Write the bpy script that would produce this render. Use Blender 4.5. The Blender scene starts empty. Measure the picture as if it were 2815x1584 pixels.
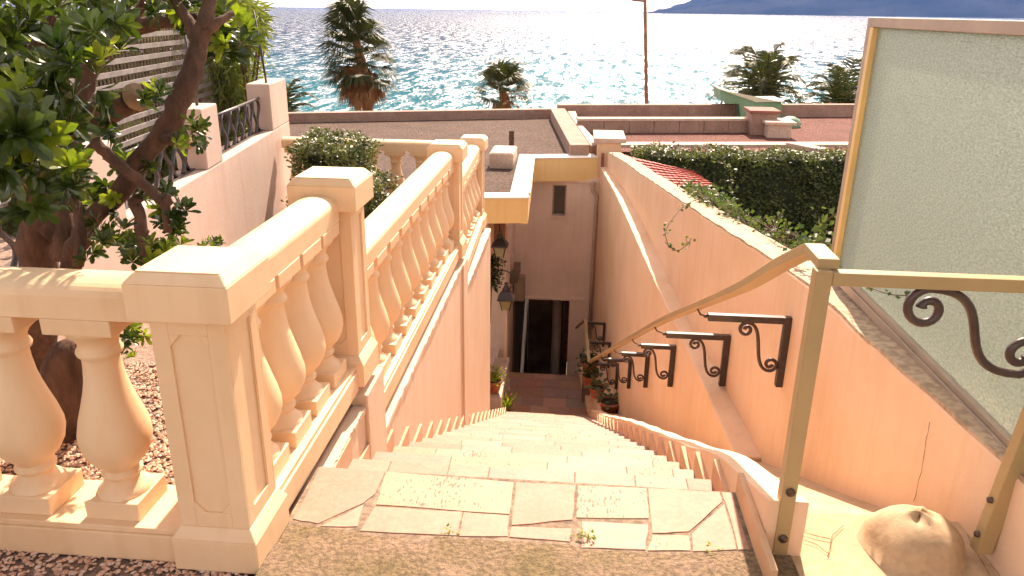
import bpy, bmesh, math, random
import numpy as np
from mathutils import Vector, Matrix
random.seed(7)
rnd = random.Random(11)
scene = bpy.context.scene
C = scene.collection

# ------------------------------------------------------------------ camera, light, exposure
R3 = ((0.99630853, 0.04063609, -0.07561766),
      (0.08494884, -0.33976746, 0.93666524),
      (0.01236999, -0.93963119, -0.34196521))      # rows: world x,y,z expressed in (right, down, forward)
CAMZ = 1.6
cam_d = bpy.data.cameras.new('camera'); cam = bpy.data.objects.new('camera', cam_d); C.objects.link(cam)
cam_d.sensor_width = 36.0; cam_d.lens = 36 * 2101 / 2815; cam_d.clip_start = 0.05; cam_d.clip_end = 60000
right = Vector((R3[0][0], R3[1][0], R3[2][0])); down = Vector((R3[0][1], R3[1][1], R3[2][1])); fwd = Vector((R3[0][2], R3[1][2], R3[2][2]))
M = Matrix.Identity(4)
for r in range(3):
    M[r][0] = right[r]; M[r][1] = -down[r]; M[r][2] = -fwd[r]
M[2][3] = CAMZ
cam.matrix_world = M
scene.camera = cam

SEA_R = 0.20
HAZE = 3e-5
SUN_AZ, SUN_EL = math.radians(7), math.radians(42)       # azimuth from +Y towards +X
world = bpy.data.worlds.new('World'); scene.world = world; world.use_nodes = True
nt = world.node_tree; bg = nt.nodes['Background']
sky = nt.nodes.new('ShaderNodeTexSky'); sky.sky_type = 'NISHITA'; sky.sun_disc = False
sky.sun_elevation = SUN_EL; sky.sun_rotation = SUN_AZ; sky.air_density = 1.0; sky.dust_density = 1.0; sky.ozone_density = 1.0
hs = nt.nodes.new('ShaderNodeHueSaturation'); hs.inputs['Saturation'].default_value = 0.25     # thin high haze: a milky sky
nt.links.new(sky.outputs[0], hs.inputs['Color']); nt.links.new(hs.outputs[0], bg.inputs[0]); bg.inputs[1].default_value = 0.125
sd = bpy.data.lights.new('sun', 'SUN'); sd.energy = 4.4; sd.angle = math.radians(0.6); sd.color = (1.0, 0.93, 0.82)
so = bpy.data.objects.new('sun', sd); C.objects.link(so)
sdir = Vector((-math.sin(SUN_AZ) * math.cos(SUN_EL), -math.cos(SUN_AZ) * math.cos(SUN_EL), -math.sin(SUN_EL)))
so.rotation_euler = sdir.to_track_quat('-Z', 'Y').to_euler()
so.location = (0, 0, 30)
vs = scene.view_settings
vs.view_transform = 'Standard'; vs.look = 'None'; vs.exposure = 1.3; vs.gamma = 1.0; vs.use_curve_mapping = False
try:
    vs.use_white_balance = True; vs.white_balance_temperature = 7900; vs.white_balance_tint = 20
except Exception:
    pass
scene.cycles.use_denoising = True; scene.cycles.use_adaptive_sampling = True; scene.cycles.adaptive_threshold = 0.03
scene.cycles.max_bounces = 8; scene.cycles.diffuse_bounces = 4; scene.cycles.glossy_bounces = 4
scene.cycles.transparent_max_bounces = 8; scene.cycles.sample_clamp_indirect = 6

# ------------------------------------------------------------------ survey helpers (photo pixel -> point on a known plane)
def ray(x, y):
    v = (x - 1407.5, y - 792.0, 2101.0)
    return Vector([sum(R3[i][k] * v[k] for k in range(3)) for i in range(3)])
def U(x, y, X=None, Y=None, Z=None):
    d = ray(x, y); o = Vector((0, 0, CAMZ))
    if X is not None: t = X / d[0]
    elif Y is not None: t = Y / d[1]
    else: t = (Z - CAMZ) / d[2]
    return o + d * t
def D(x, y, **k): return U(x * 1.0928, y * 1.0928, **k)
def lerp(pts, y):
    if y <= pts[0][0]: return pts[0][1]
    for a, b in zip(pts, pts[1:]):
        if y <= b[0]: return a[1] + (b[1] - a[1]) * (y - a[0]) / (b[0] - a[0])
    return pts[-1][1]

# ------------------------------------------------------------------ materials
MATS = {}
def srgb(r, g, b):
    f = lambda c: (c / 255 / 12.92) if c / 255 <= 0.04045 else ((c / 255 + 0.055) / 1.055) ** 2.4
    return (f(r), f(g), f(b), 1)
def mat(name, col=(0.5, 0.5, 0.5), rough=0.7, var=0.12, vscale=3.0, bump=0.2, bscale=60, col2=None, metal=0.0,
        stain=0.0, spec=0.5, attr=False, bdist=0.01, sheen=0, stretch=(1, 1, 1), coat=0.0, fine=0.0, transl=0.0):
    m = bpy.data.materials.new(name); m.use_nodes = True; n = m.node_tree; L = n.links
    bs = n.nodes['Principled BSDF']; tc = n.nodes.new('ShaderNodeTexCoord')
    bs.inputs['Roughness'].default_value = rough; bs.inputs['Metallic'].default_value = metal
    bs.inputs['Specular IOR Level'].default_value = spec
    bs.inputs['Coat Weight'].default_value = coat
    src = tc.outputs['Object']
    mp = n.nodes.new('ShaderNodeMapping'); mp.inputs['Scale'].default_value = stretch; L.new(src, mp.inputs[0])
    nz = n.nodes.new('ShaderNodeTexNoise'); nz.inputs['Scale'].default_value = vscale; nz.inputs['Detail'].default_value = 6
    nz.inputs['Roughness'].default_value = 0.62; L.new(mp.outputs[0], nz.inputs['Vector'])
    c1 = tuple(col[:3]) + (1,)
    c2 = (tuple(col2[:3]) + (1,)) if col2 else tuple(c * (1 - var * 2.2) for c in col[:3]) + (1,)
    rp = n.nodes.new('ShaderNodeValToRGB'); rp.color_ramp.elements[0].position = 0.35; rp.color_ramp.elements[1].position = 0.65
    rp.color_ramp.elements[0].color = c2; rp.color_ramp.elements[1].color = c1
    L.new(nz.outputs['Fac'], rp.inputs[0]); out = rp.outputs[0]
    if attr:
        at = n.nodes.new('ShaderNodeAttribute'); at.attribute_name = 'Col'
        mx = n.nodes.new('ShaderNodeMix'); mx.data_type = 'RGBA'; mx.blend_type = 'MULTIPLY'; mx.inputs[0].default_value = 1
        L.new(out, mx.inputs[6]); L.new(at.outputs['Color'], mx.inputs[7]); out = mx.outputs[2]
    if stain > 0:      # vertical run-off streaks
        mp2 = n.nodes.new('ShaderNodeMapping'); mp2.inputs['Scale'].default_value = (9, 9, 0.55); L.new(src, mp2.inputs[0])
        n2 = n.nodes.new('ShaderNodeTexNoise'); n2.inputs['Scale'].default_value = 1.6; n2.inputs['Detail'].default_value = 7; L.new(mp2.outputs[0], n2.inputs['Vector'])
        r2 = n.nodes.new('ShaderNodeValToRGB'); r2.color_ramp.elements[0].position = 0.5; r2.color_ramp.elements[1].position = 0.78
        r2.color_ramp.elements[0].color = (1, 1, 1, 1); r2.color_ramp.elements[1].color = (1 - stain * .55, 1 - stain * .75, 1 - stain, 1)
        L.new(n2.outputs['Fac'], r2.inputs[0])
        mx = n.nodes.new('ShaderNodeMix'); mx.data_type = 'RGBA'; mx.blend_type = 'MULTIPLY'; mx.inputs[0].default_value = 1
        L.new(out, mx.inputs[6]); L.new(r2.outputs[0], mx.inputs[7]); out = mx.outputs[2]
    if fine > 0:       # speckle
        n3 = n.nodes.new('ShaderNodeTexNoise'); n3.inputs['Scale'].default_value = bscale * 0.8; n3.inputs['Detail'].default_value = 4; L.new(mp.outputs[0], n3.inputs['Vector'])
        r3 = n.nodes.new('ShaderNodeValToRGB'); r3.color_ramp.elements[0].position = 0.38; r3.color_ramp.elements[1].position = 0.6
        r3.color_ramp.elements[0].color = (1 - fine, 1 - fine, 1 - fine, 1); r3.color_ramp.elements[1].color = (1, 1, 1, 1)
        L.new(n3.outputs['Fac'], r3.inputs[0])
        mx = n.nodes.new('ShaderNodeMix'); mx.data_type = 'RGBA'; mx.blend_type = 'MULTIPLY'; mx.inputs[0].default_value = 1
        L.new(out, mx.inputs[6]); L.new(r3.outputs[0], mx.inputs[7]); out = mx.outputs[2]
    L.new(out, bs.inputs['Base Color'])
    if bump > 0:
        nb = n.nodes.new('ShaderNodeTexNoise'); nb.inputs['Scale'].default_value = bscale; nb.inputs['Detail'].default_value = 8; nb.inputs['Roughness'].default_value = 0.7
        L.new(mp.outputs[0], nb.inputs['Vector'])
        bp = n.nodes.new('ShaderNodeBump'); bp.inputs['Strength'].default_value = bump; bp.inputs['Distance'].default_value = bdist
        L.new(nb.outputs['Fac'], bp.inputs['Height']); L.new(bp.outputs[0], bs.inputs['Normal'])
    if transl > 0:
        tr = n.nodes.new('ShaderNodeBsdfTranslucent'); ms = n.nodes.new('ShaderNodeMixShader'); ms.inputs[0].default_value = transl
        g = n.nodes.new('ShaderNodeMix'); g.data_type = 'RGBA'; g.blend_type = 'MULTIPLY'; g.inputs[0].default_value = 1
        L.new(out, g.inputs[6]); g.inputs[7].default_value = (2.2, 2.4, 0.9, 1)
        L.new(g.outputs[2], tr.inputs[0]); L.new(bs.outputs[0], ms.inputs[1]); L.new(tr.outputs[0], ms.inputs[2])
        L.new(ms.outputs[0], n.nodes['Material Output'].inputs[0])
    MATS[name] = m; return m

mat('cream', (0.82, 0.58, 0.37), 0.6, 0.05, 2.2, 0.14, 90, col2=(0.76, 0.51, 0.30), stain=0.16, bdist=0.004)
mat('plaster_pink', (0.60, 0.455, 0.385), 0.85, 0.08, 1.6, 0.45, 30, col2=(0.55, 0.395, 0.325), stain=0.16, bdist=0.006)
mat('plaster_orange', (0.83, 0.58, 0.41), 0.85, 0.08, 1.4, 0.45, 26, col2=(0.76, 0.50, 0.32), stain=0.13, bdist=0.006)
mat('plaster_top', (0.60, 0.43, 0.30), 0.9, 0.2, 7, 0.6, 35, col2=(0.48, 0.33, 0.22), bdist=0.01, fine=0.3)
mat('plaster_white', (0.88, 0.70, 0.60), 0.85, 0.06, 1.5, 0.15, 40, stain=0.15, bdist=0.004)
mat('fascia_yellow', (0.90, 0.66, 0.32), 0.8, 0.05, 1.3, 0.12, 40, col2=(0.86, 0.60, 0.27), stain=0.12, bdist=0.004)
mat('coping_white', (0.85, 0.80, 0.72), 0.7, 0.06, 3, 0.2, 50, bdist=0.004)
mat('plaster_peach', (0.72, 0.54, 0.40), 0.85, 0.08, 1.6, 0.45, 30, col2=(0.67, 0.48, 0.34), stain=0.18, bdist=0.006)
mat('stone', (0.42, 0.25, 0.19), 0.65, 0.1, 9, 0.3, 60, col2=(0.37, 0.21, 0.155), attr=True, bdist=0.004, fine=0.12)
mat('mortar', (0.36, 0.25, 0.175), 0.95, 0.2, 12, 0.6, 60, bdist=0.006, fine=0.3)
mat('rough_concrete', (0.42, 0.275, 0.185), 0.95, 0.3, 4.5, 1.0, 75, col2=(0.29, 0.205, 0.10), bdist=0.02, fine=0.42)
mat('platform', (0.58, 0.40, 0.25), 0.85, 0.15, 4, 0.4, 40, col2=(0.50, 0.33, 0.19), bdist=0.006, fine=0.12)
mat('iron', (0.045, 0.032, 0.032), 0.38, 0.2, 20, 0.25, 80, bdist=0.002, coat=0.3)
mat('steel_beige', (0.44, 0.30, 0.145), 0.42, 0.06, 3, 0.05, 60, bdist=0.001)
mat('steel_yellow', (0.80, 0.55, 0.22), 0.45, 0.08, 3, 0.05, 60, bdist=0.001)
mat('frame_taupe', (0.42, 0.31, 0.23), 0.5, 0.1, 4, 0.1, 60, bdist=0.001)
mat('bolt', (0.16, 0.10, 0.07), 0.5, 0.2, 20, 0.2, 90, metal=0.6)
mat('bark', (0.20, 0.105, 0.07), 0.9, 0.35, 14, 1.0, 26, col2=(0.09, 0.045, 0.03), stretch=(1, 1, 0.45), bdist=0.03, fine=0.3)
mat('cut_wood', (0.36, 0.22, 0.13), 0.8, 0.2, 20, 0.3, 60)
mat('leaf_gloss', (0.05, 0.078, 0.014), 0.27, 0.3, 9, 0.1, 30, col2=(0.013, 0.03, 0.007), transl=0.22, bdist=0.002)
mat('leaf_highlight', (0.20, 0.24, 0.03), 0.3, 0.3, 9, 0.1, 30, col2=(0.07, 0.12, 0.015), transl=0.35, bdist=0.002)  # backlit yellow-green highlights painted in as a brighter leaf colour
mat('leaf_yellow', (0.24, 0.30, 0.04), 0.4, 0.3, 6, 0.1, 30, col2=(0.11, 0.17, 0.02), transl=0.35)
mat('leaf_hedge', (0.115, 0.13, 0.035), 0.5, 0.3, 4, 0.1, 30, col2=(0.03, 0.05, 0.012), transl=0.2)
mat('leaf_ivy', (0.09, 0.115, 0.04), 0.5, 0.3, 6, 0.1, 30, col2=(0.035, 0.075, 0.02), transl=0.22)
mat('leaf_dry', (0.26, 0.13, 0.055), 0.8, 0.3, 6, 0.1, 30, transl=0.2)
mat('palm_leaf', (0.065, 0.075, 0.022), 0.6, 0.3, 2, 0.1, 30, col2=(0.03, 0.04, 0.014), transl=0.12)
mat('palm_dry', (0.30, 0.14, 0.06), 0.9, 0.3, 2, 0.1, 30, col2=(0.17, 0.08, 0.035), transl=0.15)
mat('bamboo_leaf', (0.17, 0.19, 0.05), 0.5, 0.3, 3, 0.1, 30, col2=(0.06, 0.09, 0.02), transl=0.3)
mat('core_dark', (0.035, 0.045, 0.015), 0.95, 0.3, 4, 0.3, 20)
mat('gravel', (0.45, 0.30, 0.24), 0.95, 0.3, 3, 1.0, 40, col2=(0.38, 0.25, 0.19), bdist=0.02, fine=0.4)
mat('gravel_roof', (0.155, 0.085, 0.058), 0.95, 0.3, 1.5, 1.0, 24, col2=(0.11, 0.06, 0.041), bdist=0.05, fine=0.55)
mat('gravel_red', (0.25, 0.085, 0.06), 0.95, 0.3, 1.5, 1.0, 22, col2=(0.18, 0.06, 0.043), bdist=0.05, fine=0.5)
mat('pebble', (0.70, 0.50, 0.40), 0.75, 0.2, 8, 0.2, 40, col2=(0.55, 0.40, 0.32), attr=True)
mat('parapet_brown', (0.42, 0.27, 0.21), 0.9, 0.15, 3, 0.4, 30, col2=(0.33, 0.20, 0.155), stain=0.15, fine=0.15)
mat('parapet_light', (0.66, 0.50, 0.41), 0.9, 0.15, 3, 0.4, 30, col2=(0.54, 0.38, 0.30), fine=0.15)
mat('cap_red', (0.33, 0.12, 0.09), 0.85, 0.15, 3, 0.2, 30)
mat('tile_red', (0.50, 0.07, 0.05), 0.7, 0.2, 5, 0.3, 30, col2=(0.34, 0.045, 0.035))
mat('green_metal', (0.20, 0.36, 0.24), 0.55, 0.15, 2, 0.15, 20, col2=(0.12, 0.27, 0.13))
mat('duct_top', (0.68, 0.66, 0.48), 0.6, 0.1, 2, 0.1, 20)
mat('terracotta', (0.52, 0.16, 0.08), 0.75, 0.15, 8, 0.2, 60)
mat('soil', (0.07, 0.045, 0.03), 0.95, 0.3, 10, 0.8, 60)
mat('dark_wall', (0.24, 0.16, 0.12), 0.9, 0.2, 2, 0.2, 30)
mat('dark_glass', (0.03, 0.028, 0.03), 0.15, 0.1, 2, 0.0, 30)
mat('wood_door', (0.42, 0.20, 0.10), 0.55, 0.2, 4, 0.2, 30, stretch=(6, 6, 0.5))
mat('lamp_glass', (0.50, 0.46, 0.38), 0.35, 0.05, 2, 0.0, 30, transl=0.5)
mat('skirt_stone', (0.66, 0.46, 0.33), 0.8, 0.1, 6, 0.3, 60, col2=(0.58, 0.38, 0.26), attr=True, bdist=0.004)
mat('lattice', (0.30, 0.265, 0.25), 0.85, 0.15, 8, 0.3, 60)
mat('wood_pole', (0.35, 0.17, 0.11), 0.8, 0.2, 4, 0.2, 30)
mat('grass', (0.05, 0.085, 0.02), 0.95, 0.3, 2, 0.8, 30)
mat('earth', (0.30, 0.22, 0.15), 0.95, 0.25, 0.5, 0.5, 8)
mat('hill', (0.022, 0.034, 0.034), 0.95, 0.3, 0.0012, 0.0, 0.004, col2=(0.06, 0.07, 0.07), spec=0.0)
mat('iron_scroll', (0.075, 0.038, 0.032), 0.42, 0.2, 20, 0.25, 80, bdist=0.002, coat=0.2)
mat('flower', (0.55, 0.16, 0.05), 0.6, 0.2, 8, 0.1, 30, transl=0.3)
def pits(m, scale=(55, 14, 55), thr=.70, dark=.45):
    n = m.node_tree; L = n.links; bs = n.nodes['Principled BSDF']; src = bs.inputs['Base Color'].links[0].from_socket
    tc = n.nodes.new('ShaderNodeTexCoord'); mp = n.nodes.new('ShaderNodeMapping'); mp.inputs['Scale'].default_value = scale; L.new(tc.outputs['Object'], mp.inputs[0])
    a = n.nodes.new('ShaderNodeTexNoise'); a.inputs['Scale'].default_value = 1; a.inputs['Detail'].default_value = 3; L.new(mp.outputs[0], a.inputs['Vector'])
    b = n.nodes.new('ShaderNodeTexNoise'); b.inputs['Scale'].default_value = 3.5; b.inputs['Detail'].default_value = 2; L.new(tc.outputs['Object'], b.inputs['Vector'])
    s = n.nodes.new('ShaderNodeMath'); s.operation = 'MULTIPLY_ADD'; s.inputs[1].default_value = .45; L.new(b.outputs['Fac'], s.inputs[0]); L.new(a.outputs['Fac'], s.inputs[2])
    r = n.nodes.new('ShaderNodeValToRGB'); r.color_ramp.elements[0].position = thr + .14; r.color_ramp.elements[1].position = thr + .20
    r.color_ramp.elements[0].color = (1, 1, 1, 1); r.color_ramp.elements[1].color = (dark, dark * .9, dark * .8, 1); L.new(s.outputs[0], r.inputs[0])
    mx = n.nodes.new('ShaderNodeMix'); mx.data_type = 'RGBA'; mx.blend_type = 'MULTIPLY'; mx.inputs[0].default_value = 1
    L.new(src, mx.inputs[6]); L.new(r.outputs[0], mx.inputs[7]); L.new(mx.outputs[2], bs.inputs['Base Color'])
mat('travertine', (0.43, 0.285, 0.205), 0.65, 0.1, 5, 0.4, 60, col2=(0.38, 0.245, 0.17), attr=True, bdist=0.004, fine=0.12)
pits(MATS['travertine'], (130, 42, 130), .70, .38)
pits(MATS['stone'], (240, 120, 240), .80, .55)

def sea_material():
    m = bpy.data.materials.new('sea_water'); m.use_nodes = True; n = m.node_tree; L = n.links
    bs = n.nodes['Principled BSDF']; geo = n.nodes.new('ShaderNodeNewGeometry')
    bs.inputs['Roughness'].default_value = 0.22; bs.inputs['IOR'].default_value = 1.33; bs.inputs['Specular IOR Level'].default_value = 0.30
    sep = n.nodes.new('ShaderNodeSeparateXYZ'); L.new(geo.outputs['Position'], sep.inputs[0])
    mr = n.nodes.new('ShaderNodeMapRange'); mr.inputs['From Min'].default_value = 110; mr.inputs['From Max'].default_value = 520
    L.new(sep.outputs['Y'], mr.inputs['Value'])
    nz = n.nodes.new('ShaderNodeTexNoise'); nz.inputs['Scale'].default_value = 0.012; nz.inputs['Detail'].default_value = 4
    L.new(geo.outputs['Position'], nz.inputs['Vector'])
    ad = n.nodes.new('ShaderNodeMath'); ad.operation = 'MULTIPLY_ADD'; ad.inputs[1].default_value = 0.5; L.new(nz.outputs['Fac'], ad.inputs[0]); 
    sb = n.nodes.new('ShaderNodeMath'); sb.operation = 'SUBTRACT'; sb.inputs[1].default_value = 0.25; L.new(mr.outputs[0], sb.inputs[0]); L.new(sb.outputs[0], ad.inputs[2])
    rp = n.nodes.new('ShaderNodeValToRGB'); e = rp.color_ramp.elements
    e[0].position = 0.0; e[0].color = (0.006, 0.11, 0.14, 1); e[1].position = 1.0; e[1].color = (0.0012, 0.022, 0.060, 1)
    k = e.new(0.4); k.color = (0.003, 0.050, 0.095, 1)
    L.new(ad.outputs[0], rp.inputs[0]); L.new(rp.outputs[0], bs.inputs['Base Color'])
    # wave slopes: three octaves, stretched along the crests
    prev = None
    for sc, st, dist in (((0.022, 0.16, 1), 1.0, 1.5), ((0.10, 0.62, 1), 1.0, 0.50), ((0.45, 2.6, 1), 1.0, 0.16)):
        mp = n.nodes.new('ShaderNodeMapping'); mp.inputs['Scale'].default_value = sc; mp.inputs['Rotation'].default_value = (0, 0, 0.12)
        L.new(geo.outputs['Position'], mp.inputs[0])
        t = n.nodes.new('ShaderNodeTexNoise'); t.inputs['Scale'].default_value = 1.0; t.inputs['Detail'].default_value = 5; t.inputs['Roughness'].default_value = 0.6
        L.new(mp.outputs[0], t.inputs['Vector'])
        b = n.nodes.new('ShaderNodeBump'); b.inputs['Strength'].default_value = st; b.inputs['Distance'].default_value = dist
        L.new(t.outputs['Fac'], b.inputs['Height'])
        if prev: L.new(prev.outputs[0], b.inputs['Normal'])
        prev = b
    # wind ruffles: patches of steeper, more mirror-like facets between calmer water
    acc = None
    for sc in ((2.2, 0.55, 1), (0.8, 0.2, 1), (0.28, 0.065, 1)):
        mp = n.nodes.new('ShaderNodeMapping'); mp.inputs['Scale'].default_value = sc; mp.inputs['Rotation'].default_value = (0, 0, 0.10); L.new(geo.outputs['Position'], mp.inputs[0])
        t = n.nodes.new('ShaderNodeTexNoise'); t.inputs['Scale'].default_value = 1.0; t.inputs['Detail'].default_value = 3; L.new(mp.outputs[0], t.inputs['Vector'])
        q = n.nodes.new('ShaderNodeMath'); q.operation = 'ADD'
        if acc is None: acc = t.outputs['Fac']
        else:
            L.new(acc, q.inputs[0]); L.new(t.outputs['Fac'], q.inputs[1]); acc = q.outputs[0]
    m2 = n.nodes.new('ShaderNodeMapRange'); m2.inputs['From Min'].default_value = 1.45; m2.inputs['From Max'].default_value = 1.80; m2.inputs['To Min'].default_value = 0.025; m2.inputs['To Max'].default_value = 0.85
    L.new(acc, m2.inputs['Value']); df = n.nodes.new('ShaderNodeBsdfDiffuse'); L.new(rp.outputs[0], df.inputs[0])
    gl = n.nodes.new('ShaderNodeBsdfGlossy'); gl.inputs['Roughness'].default_value = SEA_R; gl.inputs[0].default_value = (1, 1, 1, 1); L.new(prev.outputs[0], gl.inputs['Normal'])
    ms = n.nodes.new('ShaderNodeMixShader'); L.new(m2.outputs[0], ms.inputs[0]); L.new(df.outputs[0], ms.inputs[1]); L.new(gl.outputs[0], ms.inputs[2]); L.new(ms.outputs[0], n.nodes['Material Output'].inputs[0])
    return m
MATS['sea'] = sea_material()
def glass_material():
    m = bpy.data.materials.new('frosted_glass'); m.use_nodes = True; n = m.node_tree; L = n.links
    n.nodes.remove(n.nodes['Principled BSDF'])
    tc = n.nodes.new('ShaderNodeTexCoord')
    mp = n.nodes.new('ShaderNodeMapping'); mp.inputs['Scale'].default_value = (80, 80, 200); L.new(tc.outputs['Object'], mp.inputs[0])
    nz = n.nodes.new('ShaderNodeTexNoise'); nz.inputs['Scale'].default_value = 1; nz.inputs['Detail'].default_value = 3; L.new(mp.outputs[0], nz.inputs['Vector'])
    bp = n.nodes.new('ShaderNodeBump'); bp.inputs['Strength'].default_value = 0.8; bp.inputs['Distance'].default_value = 0.015; L.new(nz.outputs['Fac'], bp.inputs['Height'])
    mq = n.nodes.new('ShaderNodeMapping'); mq.inputs['Scale'].default_value = (60, 60, 150); L.new(tc.outputs['Object'], mq.inputs[0])
    nq = n.nodes.new('ShaderNodeTexNoise'); nq.inputs['Scale'].default_value = 1; nq.inputs['Detail'].default_value = 2; L.new(mq.outputs[0], nq.inputs['Vector'])
    rq = n.nodes.new('ShaderNodeValToRGB'); rq.color_ramp.elements[0].position = .36; rq.color_ramp.elements[1].position = .64
    rq.color_ramp.elements[0].color = (0.66, 0.75, 0.66, 1); rq.color_ramp.elements[1].color = (0.96, 1.0, 0.92, 1); L.new(nq.outputs['Fac'], rq.inputs[0])  # light and dark of the glass relief painted into the tint
    tr = n.nodes.new('ShaderNodeBsdfTranslucent'); L.new(rq.outputs[0], tr.inputs[0])
    df = n.nodes.new('ShaderNodeBsdfDiffuse'); df.inputs[0].default_value = (0.55, 0.58, 0.54, 1)
    gl = n.nodes.new('ShaderNodeBsdfGlossy'); gl.inputs[0].default_value = (0.8, 0.85, 0.8, 1); gl.inputs[1].default_value = 0.35
    rf = n.nodes.new('ShaderNodeBsdfRefraction'); L.new(rq.outputs[0], rf.inputs[0]); rf.inputs[1].default_value = 0.33; rf.inputs[2].default_value = 1.2
    for s in (tr, df, gl, rf): L.new(bp.outputs[0], s.inputs['Normal'])
    def mixs(a, b, f):
        x = n.nodes.new('ShaderNodeMixShader'); x.inputs[0].default_value = f; L.new(a.outputs[0], x.inputs[1]); L.new(b.outputs[0], x.inputs[2]); return x
    a = mixs(tr, df, 0.35); b = mixs(a, rf, 0.62); c = mixs(b, gl, 0.08)
    L.new(c.outputs[0], n.nodes['Material Output'].inputs[0])
    return m
MATS['glass'] = glass_material()

# ------------------------------------------------------------------ mesh building
class MB:
    def __init__(s): s.v = []; s.f = []; s.m = []; s.c = []; s.sm = []
    def add(s, vs_, fs, mi=0, col=(1, 1, 1), smooth=False):
        o = len(s.v); s.v += [tuple(p) for p in vs_]
        for f in fs: s.f.append([o + i for i in f]); s.m.append(mi); s.c.append(col); s.sm.append(smooth)
        return s
    def box(s, x0, x1, y0, y1, z0, z1, mi=0, col=(1, 1, 1)):
        return s.add([(x0, y0, z0), (x1, y0, z0), (x1, y1, z0), (x0, y1, z0), (x0, y0, z1), (x1, y0, z1), (x1, y1, z1), (x0, y1, z1)],
                     [(0, 3, 2, 1), (4, 5, 6, 7), (0, 1, 5, 4), (1, 2, 6, 5), (2, 3, 7, 6), (3, 0, 4, 7)], mi, col)
    def frustum(s, b, zb, t, zt, mi=0):
        (x0, x1, y0, y1), (X0, X1, Y0, Y1) = b, t
        return s.add([(x0, y0, zb), (x1, y0, zb), (x1, y1, zb), (x0, y1, zb), (X0, Y0, zt), (X1, Y0, zt), (X1, Y1, zt), (X0, Y1, zt)],
                     [(0, 3, 2, 1), (4, 5, 6, 7), (0, 1, 5, 4), (1, 2, 6, 5), (2, 3, 7, 6), (3, 0, 4, 7)], mi)
    def prism(s, poly, z0, z1, mi=0, col=(1, 1, 1)):       # horizontal polygon, vertical extrusion (counter-clockwise from above)
        n = len(poly); vv = [(p[0], p[1], z0) for p in poly] + [(p[0], p[1], z1) for p in poly]
        fs = [tuple(range(n - 1, -1, -1)), tuple(range(n, 2 * n))] + [(i, (i + 1) % n, n + (i + 1) % n, n + i) for i in range(n)]
        return s.add(vv, fs, mi, col)
    def slab(s, pts, thick, mi=0, col=(1, 1, 1)):          # any planar polygon in space with thickness below it
        n = len(pts); vv = [tuple(p) for p in pts] + [(p[0], p[1], p[2] - thick) for p in pts]
        fs = [tuple(range(n)), tuple(range(2 * n - 1, n - 1, -1))] + [((i + 1) % n, i, n + i, n + (i + 1) % n) for i in range(n)]
        return s.add(vv, fs, mi, col)
    def sweep(s, prof, frames, mi=0, closed=True, caps=True, smooth=False, col=(1, 1, 1)):
        o = []; n = len(prof)
        for (p, a, b) in frames: o += [tuple(Vector(p) + Vector(a) * u + Vector(b) * w) for u, w in prof]
        fs = []; k = len(frames)
        for i in range(k - 1):
            for j in range(n if closed else n - 1):
                fs.append((i * n + j, i * n + (j + 1) % n, (i + 1) * n + (j + 1) % n, (i + 1) * n + j))
        if caps: fs += [tuple(range(n - 1, -1, -1)), tuple(range((k - 1) * n, k * n))]
        return s.add(o, fs, mi, col, smooth)
    def tube(s, pts, rad, seg=10, mi=0, smooth=True, col=(1, 1, 1), caps=True):
        pts = [Vector(p) for p in pts]; fr = []; up = Vector((0.13, 0.37, 0.9)).normalized(); a = None
        for i, p in enumerate(pts):
            t = (pts[min(i + 1, len(pts) - 1)] - pts[max(i - 1, 0)]).normalized()
            if a is None:
                a = t.cross(up)
                if a.length < 0.05: a = t.cross(Vector((1, 0, 0)))
            else: a = a - t * a.dot(t)
            a.normalize(); b = t.cross(a); r = rad[i] if isinstance(rad, (list, tuple)) else rad
            fr.append((p, a * r, b * r))
        prof = [(math.cos(2 * math.pi * k / seg), math.sin(2 * math.pi * k / seg)) for k in range(seg)]
        return s.sweep(prof, fr, mi, True, caps, smooth, col)
    def lathe(s, prof, c=(0, 0, 0), seg=24, mi=0, smooth=True, caps=True):
        vv = []; n = len(prof)
        for k in range(seg):
            a = 2 * math.pi * k / seg
            for r, z in prof: vv.append((c[0] + r * math.cos(a), c[1] + r * math.sin(a), c[2] + z))
        fs = [(k * n + j, ((k + 1) % seg) * n + j, ((k + 1) % seg) * n + j + 1, k * n + j + 1) for k in range(seg) for j in range(n - 1)]
        s.add(vv, fs, mi, (1, 1, 1), smooth)
        if caps:
            s.add([vv[k * n + n - 1] for k in range(seg)], [tuple(range(seg))], mi)
            s.add([vv[k * n] for k in range(seg)], [tuple(range(seg - 1, -1, -1))], mi)
        return s
    def build(s, name, mats, parent=None, bevel=0, origin=None):
        me = bpy.data.meshes.new(name)
        o = Vector(origin) if origin is not None else Vector((0, 0, 0))
        me.from_pydata([(p[0] - o[0], p[1] - o[1], p[2] - o[2]) for p in s.v], [], s.f)
        if isinstance(mats, str): mats = [mats]
        for m in mats: me.materials.append(MATS[m])
        me.polygons.foreach_set('material_index', s.m); me.polygons.foreach_set('use_smooth', s.sm)
        if any(c != (1, 1, 1) for c in s.c) or 'stone' in mats or 'skirt_stone' in mats or 'travertine' in mats or 'pebble' in mats:
            ca = me.color_attributes.new('Col', 'FLOAT_COLOR', 'CORNER'); d = []
            for f, c in zip(s.f, s.c): d += [c[0], c[1], c[2], 1.0] * len(f)
            ca.data.foreach_set('color', d)
        me.update()
        ob = bpy.data.objects.new(name, me); C.objects.link(ob)
        if origin is not None: ob.location = o
        if parent is not None:
            ob.parent = parent; ob.location = o - parent.location if origin is not None else -parent.location
        if bevel:
            b = ob.modifiers.new('bevel', 'BEVEL'); b.width = bevel; b.segments = 2; b.limit_method = 'ANGLE'; b.angle_limit = math.radians(40)
        return ob
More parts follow.
